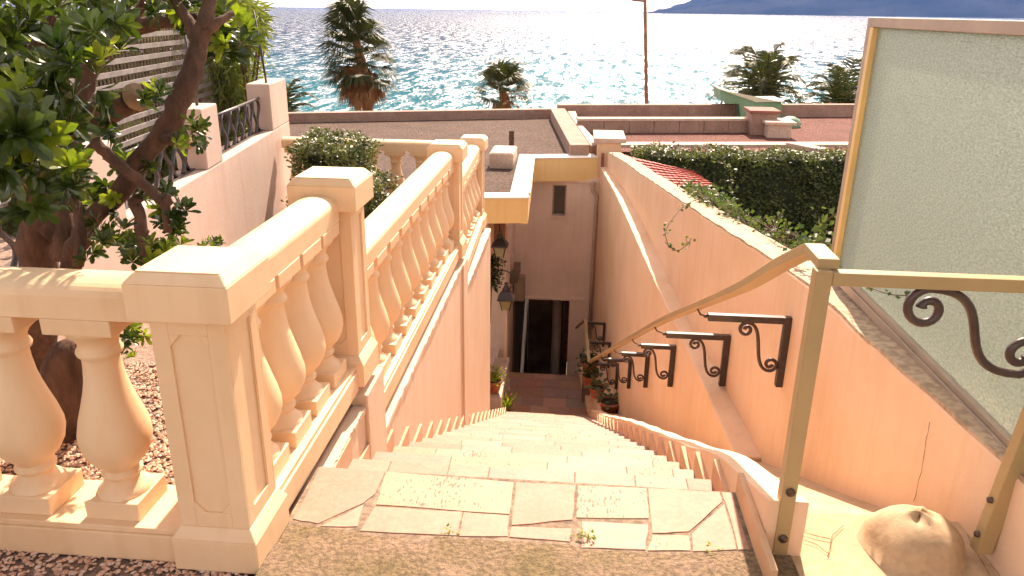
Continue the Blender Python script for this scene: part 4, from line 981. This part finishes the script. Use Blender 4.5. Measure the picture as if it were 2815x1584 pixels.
# ------------------------------------------------------------------ tree at the left
tree = thing('tree', 'gnarled glossy leaved tree with crossing reddish trunks behind the near balustrade', 'tree', (-2.0, 2.5, 0))
branch_defs = [   # ([(px, py, Y)...], radii in metres)
    ([(120, 1120, 3.0), (110, 900, 2.9), (108, 740, 2.8), (95, 600, 2.75), (60, 480, 2.75), (30, 380, 2.8), (10, 250, 2.85), (20, 90, 2.9)], [.085, .080, .074, .066, .060, .05, .045, .035]),
    ([(185, 860, 2.6), (200, 700, 2.6), (235, 620, 2.62), (330, 530, 2.65), (440, 375, 2.7), (490, 290, 2.72), (530, 200, 2.75), (550, 120, 2.78), (562, 60, 2.8), (590, -20, 2.85), (600, -120, 2.9)], [.040, .037, .034, .036, .037, .042, .038, .032, .028, .022, .018]),
    ([(548, 120, 2.78), (520, 60, 2.8), (480, 0, 2.85), (440, -60, 2.9)], [.026, .022, .018, .015]),
    ([(550, 100, 2.78), (600, 60, 2.8), (640, 35, 2.85)], [.022, .016, .01]),
    ([(130, 640, 2.75), (190, 560, 2.8), (200, 480, 2.85), (190, 400, 2.9), (210, 300, 2.95), (250, 180, 3.0), (330, 85, 3.05), (400, 65, 3.05), (480, 55, 3.05), (545, 50, 3.0)], [.055, .048, .044, .04, .038, .038, .037, .03, .026, .02]),
    ([(340, 80, 3.05), (380, 30, 3.1), (420, -30, 3.1)], [.022, .018, .014]),
    ([(95, 370, 2.65), (170, 345, 2.6), (240, 325, 2.55), (310, 300, 2.5), (374, 268, 2.45)], [.045, .046, .044, .045, .046]),
    ([(60, 560, 2.8), (110, 520, 2.9), (160, 490, 3.0), (230, 430, 3.1), (260, 395, 3.1)], [.03, .028, .025, .02, .016]),
    ([(260, 385, 2.5), (300, 430, 2.5), (350, 475, 2.5), (390, 505, 2.52), (440, 548, 2.52), (456, 570, 2.52), (462, 640, 2.5)], [.019, .02, .021, .02, .018, .016, .014]),
    ([(456, 570, 2.52), (462, 535, 2.52)], [.014, .013]),
    ([(380, 540, 2.6), (370, 560, 2.6), (390, 640, 2.55), (400, 720, 2.5)], [.02, .022, .020, .018]),
    ([(455, 385, 2.66), (480, 378, 2.6), (512, 392, 2.55)], [.022, .021, .022]),
    ([(170, 720, 2.7), (180, 600, 2.75), (150, 500, 2.8), (140, 420, 2.85)], [.035, .032, .03, .026]),
    ([(215, 730, 2.5), (225, 640, 2.5), (212, 560, 2.55), (180, 470, 2.6)], [.02, .018, .016, .014]),
    ([(250, 930, 2.8), (300, 880, 2.8), (350, 830, 2.8), (400, 790, 2.75)], [.03, .026, .022, .018]),
    ([(-40, 300, 2.4), (60, 200, 2.4), (120, 100, 2.4), (160, -20, 2.4)], [.03, .026, .022, .018]),
    ([(200, 290, 2.9), (130, 200, 2.7), (60, 130, 2.6), (-40, 80, 2.5)], [.03, .025, .02, .016])]
tm = MB(); bpts = []
for P, r in branch_defs:
    W = [U(x, y, Y=Y_) for x, y, Y_ in P]
    W2 = []; r2 = []
    for i in range(len(W) - 1):
        for j in range(4):
            t = j / 4; jit = Vector((rnd.gauss(0, .12), rnd.gauss(0, .12), rnd.gauss(0, .12))) * r[i] * (1 if (i or j) else 0)
            W2.append(W[i].lerp(W[i + 1], t) + jit); r2.append((r[i] * (1 - t) + r[i + 1] * t) * rnd.uniform(.93, 1.08))
    W2.append(W[-1]); r2.append(r[-1]); tm.tube(W2, r2, 12)
    bpts += W2
tm.build('trunk', 'bark', tree)
for (x, y, Y_, r, dx) in ((377, 266, 2.445, .045, (1, -.5, .35)), (516, 394, 2.545, .021, (1, -.4, -.2))):
    m = MB(); c = U(x, y, Y=Y_); dd = Vector(dx).normalized(); m.tube([c - dd * .01, c + dd * .004], r, 16); m.build('cut_end', 'cut_wood', tree)
lf = MB(); yl_ = MB()
def clusters(n, cx_, cy_, rx, ry, Y0, Y1, L_=.075, leaves=11, jitter=1):
    for _ in range(n):
        while True:
            u, v = rnd.uniform(-1, 1), rnd.uniform(-1, 1)
            if u * u + v * v < 1: break
        p = U(cx_ + u * rx, cy_ + v * ry, Y=rnd.uniform(Y0, Y1))
        ax = Vector((rnd.gauss(.15, .6), rnd.gauss(-.25, .6), rnd.gauss(.55, .5)))
        rosette(yl_ if rnd.random() < .17 else lf, p, ax, leaves, L_, L_ * .36)
clusters(46, 120, 130, 230, 170, 1.75, 2.3, .075, 12)
clusters(48, 60, 330, 160, 200, 1.9, 2.6)
clusters(30, 120, 70, 190, 100, 2.5, 3.4, .065)
clusters(22, 330, 10, 190, 45, 2.4, 3.2, .06)
clusters(20, 90, 480, 130, 120, 2.0, 2.7)
clusters(14, 40, 405, 90, 90, 1.65, 1.9, .10, 13)
clusters(5, 250, 335, 60, 40, 2.3, 2.8, .055)
clusters(7, 425, 275, 35, 28, 2.35, 2.5, .045, 9)
clusters(9, 520, 372, 48, 34, 2.4, 2.55, .048, 9)
clusters(15, 330, 480, 120, 75, 2.6, 3.0, .058)
clusters(20, 330, 680, 140, 55, 2.35, 2.9, .055)
clusters(18, 420, 660, 80, 55, 2.5, 2.9, .052)
clusters(12, 470, 590, 50, 60, 2.5, 2.7, .055)
clusters(12, 585, 675, 30, 8, 2.3, 2.5, .03, 6)
clusters(24, 620, 95, 70, 70, 2.9, 3.3, .075)
clusters(14, 540, 20, 90, 50, 2.8, 3.2, .075)
clusters(10, 250, 560, 90, 60, 2.4, 2.9, .06)
clusters(10, 365, 940, 35, 60, 2.6, 2.85, .045)
clusters(60, -150, 300, 200, 350, 2.0, 3.2)
clusters(40, 200, -150, 400, 130, 2.0, 3.2)
lf.build('crown', 'leaf_gloss', tree); yl_.build('highlight_leaves', 'leaf_highlight', tree)  # second mesh: rosettes coloured as if the sun shone through them
st_ = MB(); W = [U(x, y, Y=2.5) for x, y in ((172, 1300), (172, 1200), (176, 1100), (182, 1010), (190, 960), (196, 935))]; st_.tube(W, [.10, .098, .095, .085, .06, .02], 14)
tag(st_.build('tree_stump', 'bark'), 'rounded brown stump low behind the near balusters', 'stump')
# dry leaf tuft on the cut log at the foot
# shrub masses behind the garden wall, hiding the town
def shrub(name, label, regs, matn, size, nper, group=None, w=.3):
    t = thing(name, label, 'shrub', tuple(U(regs[0][0], regs[0][1], Y=(regs[0][4] + regs[0][5]) / 2)), group); m = MB()
    for (cx_, cy_, rx, ry, Y0, Y1) in regs:
        for _ in range(nper):
            while True:
                u, v = rnd.uniform(-1, 1), rnd.uniform(-1, 1)
                if u * u + v * v < 1: break
            p = U(cx_ + u * rx, cy_ + v * ry, Y=rnd.uniform(Y0, Y1)); d = Vector((rnd.gauss(.1, .5), rnd.gauss(0, .5), rnd.gauss(-.55, .5))).normalized()
            leaf(m, p, d, Vector((rnd.gauss(0, 1), rnd.gauss(-1, 1), .5)), size * rnd.uniform(.6, 1.3), size * w, 0)
    m.build('foliage', matn, t)
    for (cx_, cy_, rx, ry, Y0, Y1) in regs:
        a = U(cx_, cy_ + ry * .9, Y=(Y0 + Y1) / 2); b = U(cx_ + rx * .2, cy_ - ry * .6, Y=(Y0 + Y1) / 2)
        for k in range(4): m = MB(); m.tube([a + Vector((rnd.uniform(-.1, .1), 0, -.9)), a + Vector((rnd.uniform(-.2, .2), 0, 0)), b + Vector((rnd.uniform(-.3, .3), 0, 0))], [.016, .012, .006], 5); m.build('stem', 'bark', t)
    return t
shrub('feathery_shrub', 'tall feathery yellow green shrub hanging over the far pink pier', [(640, 120, 85, 150, 8.6, 9.8), (600, 40, 90, 90, 8.2, 9.6), (620, 230, 60, 60, 8.8, 9.6), (670, 60, 50, 60, 8.4, 9.2)], 'bamboo_leaf', .17, 1150, w=.14)
shrub('dark_shrub', 'dense dark shrub mass behind the lattice at the far left', [(120, 200, 330, 220, 10.2, 11.5), (430, 120, 180, 130, 10.3, 11.4), (60, 480, 220, 160, 6.5, 8.0), (380, 420, 160, 90, 8.6, 9.6)], 'leaf_hedge', .16, 1900, w=.35)
shrub('dark_shrub', 'dark bush behind the far iron railing and pink pier', [(640, 330, 90, 70, 8.9, 9.8)], 'leaf_hedge', .10, 900, w=.35)
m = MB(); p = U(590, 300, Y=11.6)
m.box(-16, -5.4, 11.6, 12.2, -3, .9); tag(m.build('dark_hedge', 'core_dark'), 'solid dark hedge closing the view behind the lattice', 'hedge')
# palm frond tips beside the far pier
def frond(m, base, tip, sag, n, ll, wind=Vector((0, 0, 0)), lw_=.02, mi=0, two=True):
    base, tip = Vector(base), Vector(tip); P = []
    for i in range(n + 1):
        t = i / n; P.append(base.lerp(tip, t) + uz * (sag * math.sin(t * math.pi * .9) ) )
    m.tube(P, [.02 * (1 - .8 * i / n) * (ll / .4) for i in range(n + 1)], 4, mi)
    for i in range(2, n + 1):
        t = i / n; tg = (P[i] - P[i - 1]).normalized(); sd_ = tg.cross(uz).normalized()
        for s in (-1, 1):
            for kk in range(2):
                p = P[i - 1].lerp(P[i], kk / 2)
                d = (tg * .6 + sd_ * s * .8 + uz * rnd.uniform(-.35, .1) + wind).normalized(); L_ = ll * (math.sin(math.pi * min(1, .15 + t * .85)) * .75 + .25) * rnd.uniform(.8, 1.1)
                q = p + d * L_ + uz * (-.12 * L_); n_ = tg * lw_
                m.add([p - n_, p + n_, p.lerp(q, .6) + n_ * .9 + uz * .02, q], [(0, 1, 2, 3)], mi)
def feather_palm(label, base, htrunk, nf, R_, wind, ll=.5, az0=0):
    t = thing('palm_tree', label, 'palm', tuple(base)); base = Vector(base); top = base + uz * htrunk
    m = MB(); m.tube([base, base.lerp(top, .5) + wind * .1, top], [.24, .19, .17], 12); m.build('trunk', 'palm_dry', t)
    m = MB()
    for k in range(nf):
        a = k * 2.399 + az0; el = 1.25 - 1.5 * (k / nf); R2 = R_ * rnd.uniform(.85, 1.1)
        d = Vector((math.cos(a) * math.cos(el), math.sin(a) * math.cos(el), math.sin(el))) * R2 + wind * R2 * .55
        frond(m, top, top + d * 1.05 + uz * (-.62 * R2 * (1 - .4 * math.sin(max(el, 0)))), .42 * R2, 14, ll, wind * .5 + Vector((0, 0, -.25)), .034)
    m.build('crown', 'palm_leaf', t); return t
W_ = Vector((.55, 0, .1))
b3 = D(1920, 262, Y=36); feather_palm('windblown feather palm behind the green roof duct', (b3.x, 36, -14), b3.z + 14 + .1, 26, 2.6, Vector((-.25, 0, .35)), .85)
b4 = D(2130, 300, Y=36); feather_palm('low windblown palm at the right beside the glass screen', (b4.x, 37, -14), b4.z + 14 - .1, 24, 2.5, Vector((.1, 0, .35)), .85, 1.0)
b5 = D(2010, 275, Y=37); feather_palm('small reddish palm crown low between the two feather palms', (b5.x, 37, -14), b5.z + 14 - .9, 12, 1.5, Vector((-.4, 0, .1)), .45, 2.0)
b6 = D(705, 215, Y=30); feather_palm('palm frond tips just showing beside the far pink pier', (b6.x, 30, -14), b6.z + 14 - 1.15, 12, 1.5, Vector((.35, 0, .25)), .4, .3)
def fan_palm(label, Y_, trunk_px, crown_px, ctop_px, nf, R_, dry, wind, skirt=1.0):
    tb = D(*trunk_px, Y=Y_); cc = D(*crown_px, Y=Y_); ct = D(*ctop_px, Y=Y_)
    t = thing('palm_tree', label, 'palm', (tb.x, Y_, -14))
    m = MB(); m.tube([(tb.x + .1, Y_, -14), (tb.x + .05, Y_, (tb.z - 14) / 2), tuple(tb), tuple(cc), (ct.x, Y_, ct.z - R_ * .6)], [.26, .2, .19, .22, .12], 12); m.build('trunk', 'palm_dry', t)
    g, d_ = MB(), MB()
    for k in range(nf + dry):
        is_dry = k >= nf; f = (k / nf) if not is_dry else (k - nf) / dry
        a = k * 2.399; el = (1.35 - 1.75 * f) if not is_dry else (-.45 - .95 * rnd.random())
        h = ct.z - R_ * .75 - (ct.z - R_ * .75 - cc.z) * (f if not is_dry else .55 + .6 * f)
        o = Vector((ct.x + (cc.x - ct.x) * f, Y_, h)); R2 = R_ * rnd.uniform(.8, 1.1) * (1 if not is_dry else skirt)
        dd = Vector((math.cos(a) * math.cos(el), math.sin(a) * math.cos(el), math.sin(el))) + wind * (.55 if not is_dry else .15); dd.normalize()
        stem_end = o + dd * R2 * .42; M_ = d_ if is_dry else g
        M_.tube([o, stem_end], .018, 4)
        sd_ = dd.cross(uz); sd_ = sd_.normalized() if sd_.length > .1 else Vector((1, 0, 0)); up_ = sd_.cross(dd)
        for j in range(26):
            an = (j - 12.5) / 13 * 1.25; d2 = (dd * math.cos(an) + (sd_ * .85 + up_ * .25 * math.sin(k)) * math.sin(an)).normalized() + wind * .2; L_ = R2 * .62 * rnd.uniform(.75, 1.15)
            p = stem_end; q = p + d2 * L_ * .6; e = q + (d2 * .6 + uz * (-.55 if not is_dry else -1.2)).normalized() * L_ * .45
            w = up_.cross(d2).normalized() * .022 * R2
            M_.add([p, q + w, q - w, e], [(0, 1, 3, 2)])
    g.build('crown', 'palm_leaf', t); d_.build('dead_skirt', 'palm_dry', t); return t
fan_palm('tall shaggy fan palm with a skirt of dead brown fronds against the sea', 30, (926, 280), (915, 190), (885, -8), 50, 1.7, 50, Vector((-.40, 0, .12)), .8)
fan_palm('small ragged palm crown rising over the parapet in the sun glitter', 34, (1278, 285), (1268, 245), (1262, 165), 22, 1.6, 8, Vector((.25, 0, .45)), .6)
# tall thin pole
pa, pb = D(1626, 262, Y=34), D(1622, -40, Y=34)
pl = thing('pole', 'tall thin reddish pole with a stub cross arm, seen against the bright glitter', 'pole', (pa.x, 34, -14))
m = MB(); m.tube([(pa.x + .1, 34, -14), tuple(pa), tuple(pb)], [.10, .085, .07], 10); m.build('shaft', 'wood_pole', pl)
w = D(1590, 0, Y=34); w2 = D(1622, 3, Y=34); m = MB(); m.tube([tuple(w), tuple(w2)], .045, 6); m.build('cross_arm', 'wood_pole', pl)

# ------------------------------------------------------------------ lanterns and pots at the foot of the stairs
def lantern(parent_name, label, c, s, glassm, mount):
    t = thing(parent_name, label, 'lantern', c)
    c = Vector(c); m = MB()
    m.frustum((c.x - .075 * s, c.x + .075 * s, c.y - .075 * s, c.y + .075 * s), c.z, (c.x - .13 * s, c.x + .13 * s, c.y - .13 * s, c.y + .13 * s), c.z + .24 * s); m.build('glass', glassm, t)
    m = MB()
    for sx in (-1, 1):
        for sy in (-1, 1): m.tube([(c.x + sx * .078 * s, c.y + sy * .078 * s, c.z - .02 * s), (c.x + sx * .135 * s, c.y + sy * .135 * s, c.z + .25 * s)], .011 * s, 6)
    m.frustum((c.x - .17 * s, c.x + .17 * s, c.y - .17 * s, c.y + .17 * s), c.z + .25 * s, (c.x - .07 * s, c.x + .07 * s, c.y - .07 * s, c.y + .07 * s), c.z + .40 * s)
    m.frustum((c.x - .18 * s, c.x + .18 * s, c.y - .18 * s, c.y + .18 * s), c.z + .225 * s, (c.x - .17 * s, c.x + .17 * s, c.y - .17 * s, c.y + .17 * s), c.z + .2495 * s)
    m.lathe([(.07 * s, 0), (.085 * s, .03 * s), (.05 * s, .08 * s), (.03 * s, .13 * s), (.045 * s, .16 * s), (.001, .19 * s)], c=(c.x, c.y, c.z + .40 * s), seg=12)
    m.build('hood', 'iron', t); mount(t, c, s); return t
def mount_post(t, c, s):
    m = MB(); m.tube([(c.x, c.y, c.z - .02), (c.x, c.y, c.z - .35), (c.x, c.y, LZ - .13)], [.022, .028, .035], 10); m.lathe([(.09, 0), (.09, .05), (.05, .12), (.04, .5)], c=(c.x, c.y, LZ - .13), seg=14)
    m.build('post', 'plaster_white', t)
    m = MB(); P = [(c.x - .09 * 0 + .20 * math.cos(a) - .07, c.y, c.z + .50 + .19 * math.sin(a)) for a in [math.radians(d) for d in range(-60, 215, 12)]]; m.tube(P, .011, 6); m.tube([(c.x, c.y, c.z + .56 * s), P[0]], .011, 6)
    m.tube([P[-1], (c.x - .27, c.y, c.z - .3)], .011, 6); m.build('hoop', 'iron', t)
lantern('street_lamp', 'black lantern with pale glass on a thin post under an iron hoop', (-1.085, 12.2, U(1390, 848, Y=12.2).z), .82, 'lamp_glass', mount_post)
def mount_wall(t, c, s):
    m = MB(); m.tube([(c.x, c.y, c.z + .55 * s), (c.x - .02, c.y, c.z + .78 * s), (c.x - .03, c.y, c.z + 1.05)], .014, 6); m.build('bracket', 'iron', t)
lc = U(1374, 703, Y=12.3)
lantern('wall_lantern', 'black lantern hanging under the yellow roof corner against the orange wall', (lc.x, 12.3, lc.z), .78, 'lamp_glass', mount_wall)
def pot(label, x, y, z, r, h, leafm, kind, group='terracotta pots', fl=False):
    t = thing('potted_plant', label, 'potted plant', (x, y, z), group)
    m = MB(); m.lathe([(.62 * r, 0), (.68 * r, .02), (.93 * r, h * .80), (1.03 * r, h * .80), (1.05 * r, h), (.92 * r, h), (.86 * r, h * .85)], c=(x, y, z), seg=22, caps=False); m.lathe([(.001, 0), (.62 * r, 0)], c=(x, y, z), seg=22, caps=False); m.build('pot', 'terracotta', t)
    m = MB(); m.lathe([(.88 * r, h * .84), (.4 * r, h * .88), (.001, h * .88)], c=(x, y, z), seg=18, caps=False); m.build('soil', 'soil', t)
    m = MB(); o = Vector((x, y, z + h * .85))
    if kind == 'broad':
        for k in range(26):
            d = Vector((rnd.gauss(0, .7), rnd.gauss(0, .7), rnd.uniform(.3, 1))).normalized(); p = o + d * rnd.uniform(.3, 1.3) * r; leaf(m, p, (d + Vector((0, 0, -.3))), uz, .10, .07, 0)
    elif kind == 'spiky':
        for k in range(70):
            d = Vector((rnd.gauss(0, .35), rnd.gauss(0, .35), 1)).normalized(); leaf(m, o + Vector((rnd.uniform(-.05, .05), rnd.uniform(-.05, .05), 0)), d, Vector((rnd.gauss(0, 1), rnd.gauss(0, 1), 0)), rnd.uniform(.2, .42), .016, 0)
    else:
        small_leaves(m, 260, lambda: (x + rnd.gauss(0, r * .65), y + rnd.gauss(0, r * .65), z + h + abs(rnd.gauss(.06, .09))), .055, 0)
    m.build('foliage', leafm, t)
    if fl:
        m = MB(); small_leaves(m, 40, lambda: (x + rnd.gauss(0, r * .8), y + rnd.gauss(0, r * .6), z + h + .12 + abs(rnd.gauss(.05, .07))), .035, 0); m.build('flowers', 'flower', t)
    return t
pot('terracotta pot of orange flowered succulents on the planter ledge by the left wall', -1.16, 11.0, -4.20, .135, .20, 'leaf_yellow', 'bushy', fl=True)
pot('small terracotta pot of tall grassy stems standing on the bottom step', -.985, 11.10, LZ - .10, .105, .17, 'leaf_yellow', 'spiky', fl=True)
def at_(px, py, X=None, Y=None): return U(px, py, X=X, Y=Y)
pA = U(1677, 1100, Y=10.35); pB = U(1640, 1092, Y=10.85); pC = U(1618, 1062, Y=11.5); pD = U(1622, 1010, Y=12.0)
mb = MB(); mb.prism([(lerp(KX, 9.9) + .08, 9.9), (lerp(LX, 9.9) + .01, 9.9), (lerp(LX, 11.2) + .01, 11.2), (lerp(KX, 11.2) + .09, 11.2)], -5, min(pA.z, pB.z) + .0); mb.prism([(lerp(KX, 11.2) + .09, 11.2), (lerp(LX, 11.2) + .01, 11.2), (lerp(LX, 12.9) + .01, 12.9), (lerp(KX, 12.9) + .09, 12.9)], -5, min(pA.z, pB.z) - .14)
tag(mb.build('pot_shelf', 'plaster_orange', bevel=.01), 'stepped plaster shelf holding the pots beside the foot of the right wall', 'shelf')
zs_ = min(pA.z, pB.z)
pot('widest terracotta pot with trailing ivy leaves, nearest of the pots on the right', pA.x, pA.y, zs_, .165, .22, 'leaf_ivy', 'broad')
pot('small terracotta pot with a grey green rosette beside the widest pot', pB.x, pB.y, zs_, .13, .19, 'leaf_ivy', 'broad')
pot('dark leafed pot plant in the shade behind the two nearer right hand pots', pC.x, pC.y, zs_ - .14, .12, .2, 'leaf_gloss', 'bushy')
pot('reddish pot under the handrail end, farthest of the right hand pots', pD.x, pD.y, pD.z - .1, .15, .22, 'leaf_gloss', 'bushy')
m = MB(); m.box(pD.x - .12, pD.x + .16, pD.y - .12, pD.y + .16, -5.2, pD.z - .1); tag(m.build('pot_plinth', 'dark_wall'), 'dark block holding the farthest right hand pot', 'plinth')
# climbing plant behind the lamp hoop
blob_hedge('climbing_plant', 'dark leafy plant on the left wall behind the lamp hoop', 'plant', [(-1.50, -1.28, 12.4, 12.9, -3.0, -2.5)], 900, .07, 'leaf_gloss')
# weeds in the joints of the landing
for (x, y, lab) in ((1478, 1352, 'tiny green weed sprouting in the middle joint of the landing'), (1447, 1352, 'very small weed just left of the middle joint'), (1797, 1390, 'lone yellow green weed at the right end of the rough concrete edge'), (1130, 1335, 'flat weed at the left part of the concrete edge')):
    m = MB(); c = D(x, y, Z=.004); k = 34 if 'middle joint of' in lab else 16
    small_leaves(m, k, lambda: (c.x + rnd.gauss(0, .014), c.y + rnd.gauss(0, .010), .004 + abs(rnd.gauss(.008, .008))), .014, 0)
    tag(m.build('weed', 'leaf_yellow'), lab, 'weed', 'weeds in the paving joints')

# ------------------------------------------------------------------ haze over the bay
m = MB(); m.box(-14000, 14000, -300, 14500, -18.2, 700)
hz = bpy.data.materials.new('haze'); hz.use_nodes = True; n = hz.node_tree; n.nodes.remove(n.nodes['Principled BSDF'])
pv = n.nodes.new('ShaderNodeVolumePrincipled'); pv.inputs['Color'].default_value = (0.10, 0.30, 1.0, 1); pv.inputs['Density'].default_value = HAZE; pv.inputs['Anisotropy'].default_value = 0.0
n.links.new(pv.outputs[0], n.nodes['Material Output'].inputs['Volume']); MATS['haze'] = hz
if HAZE > 0: tag(m.build('haze', 'haze'), kind='stuff')
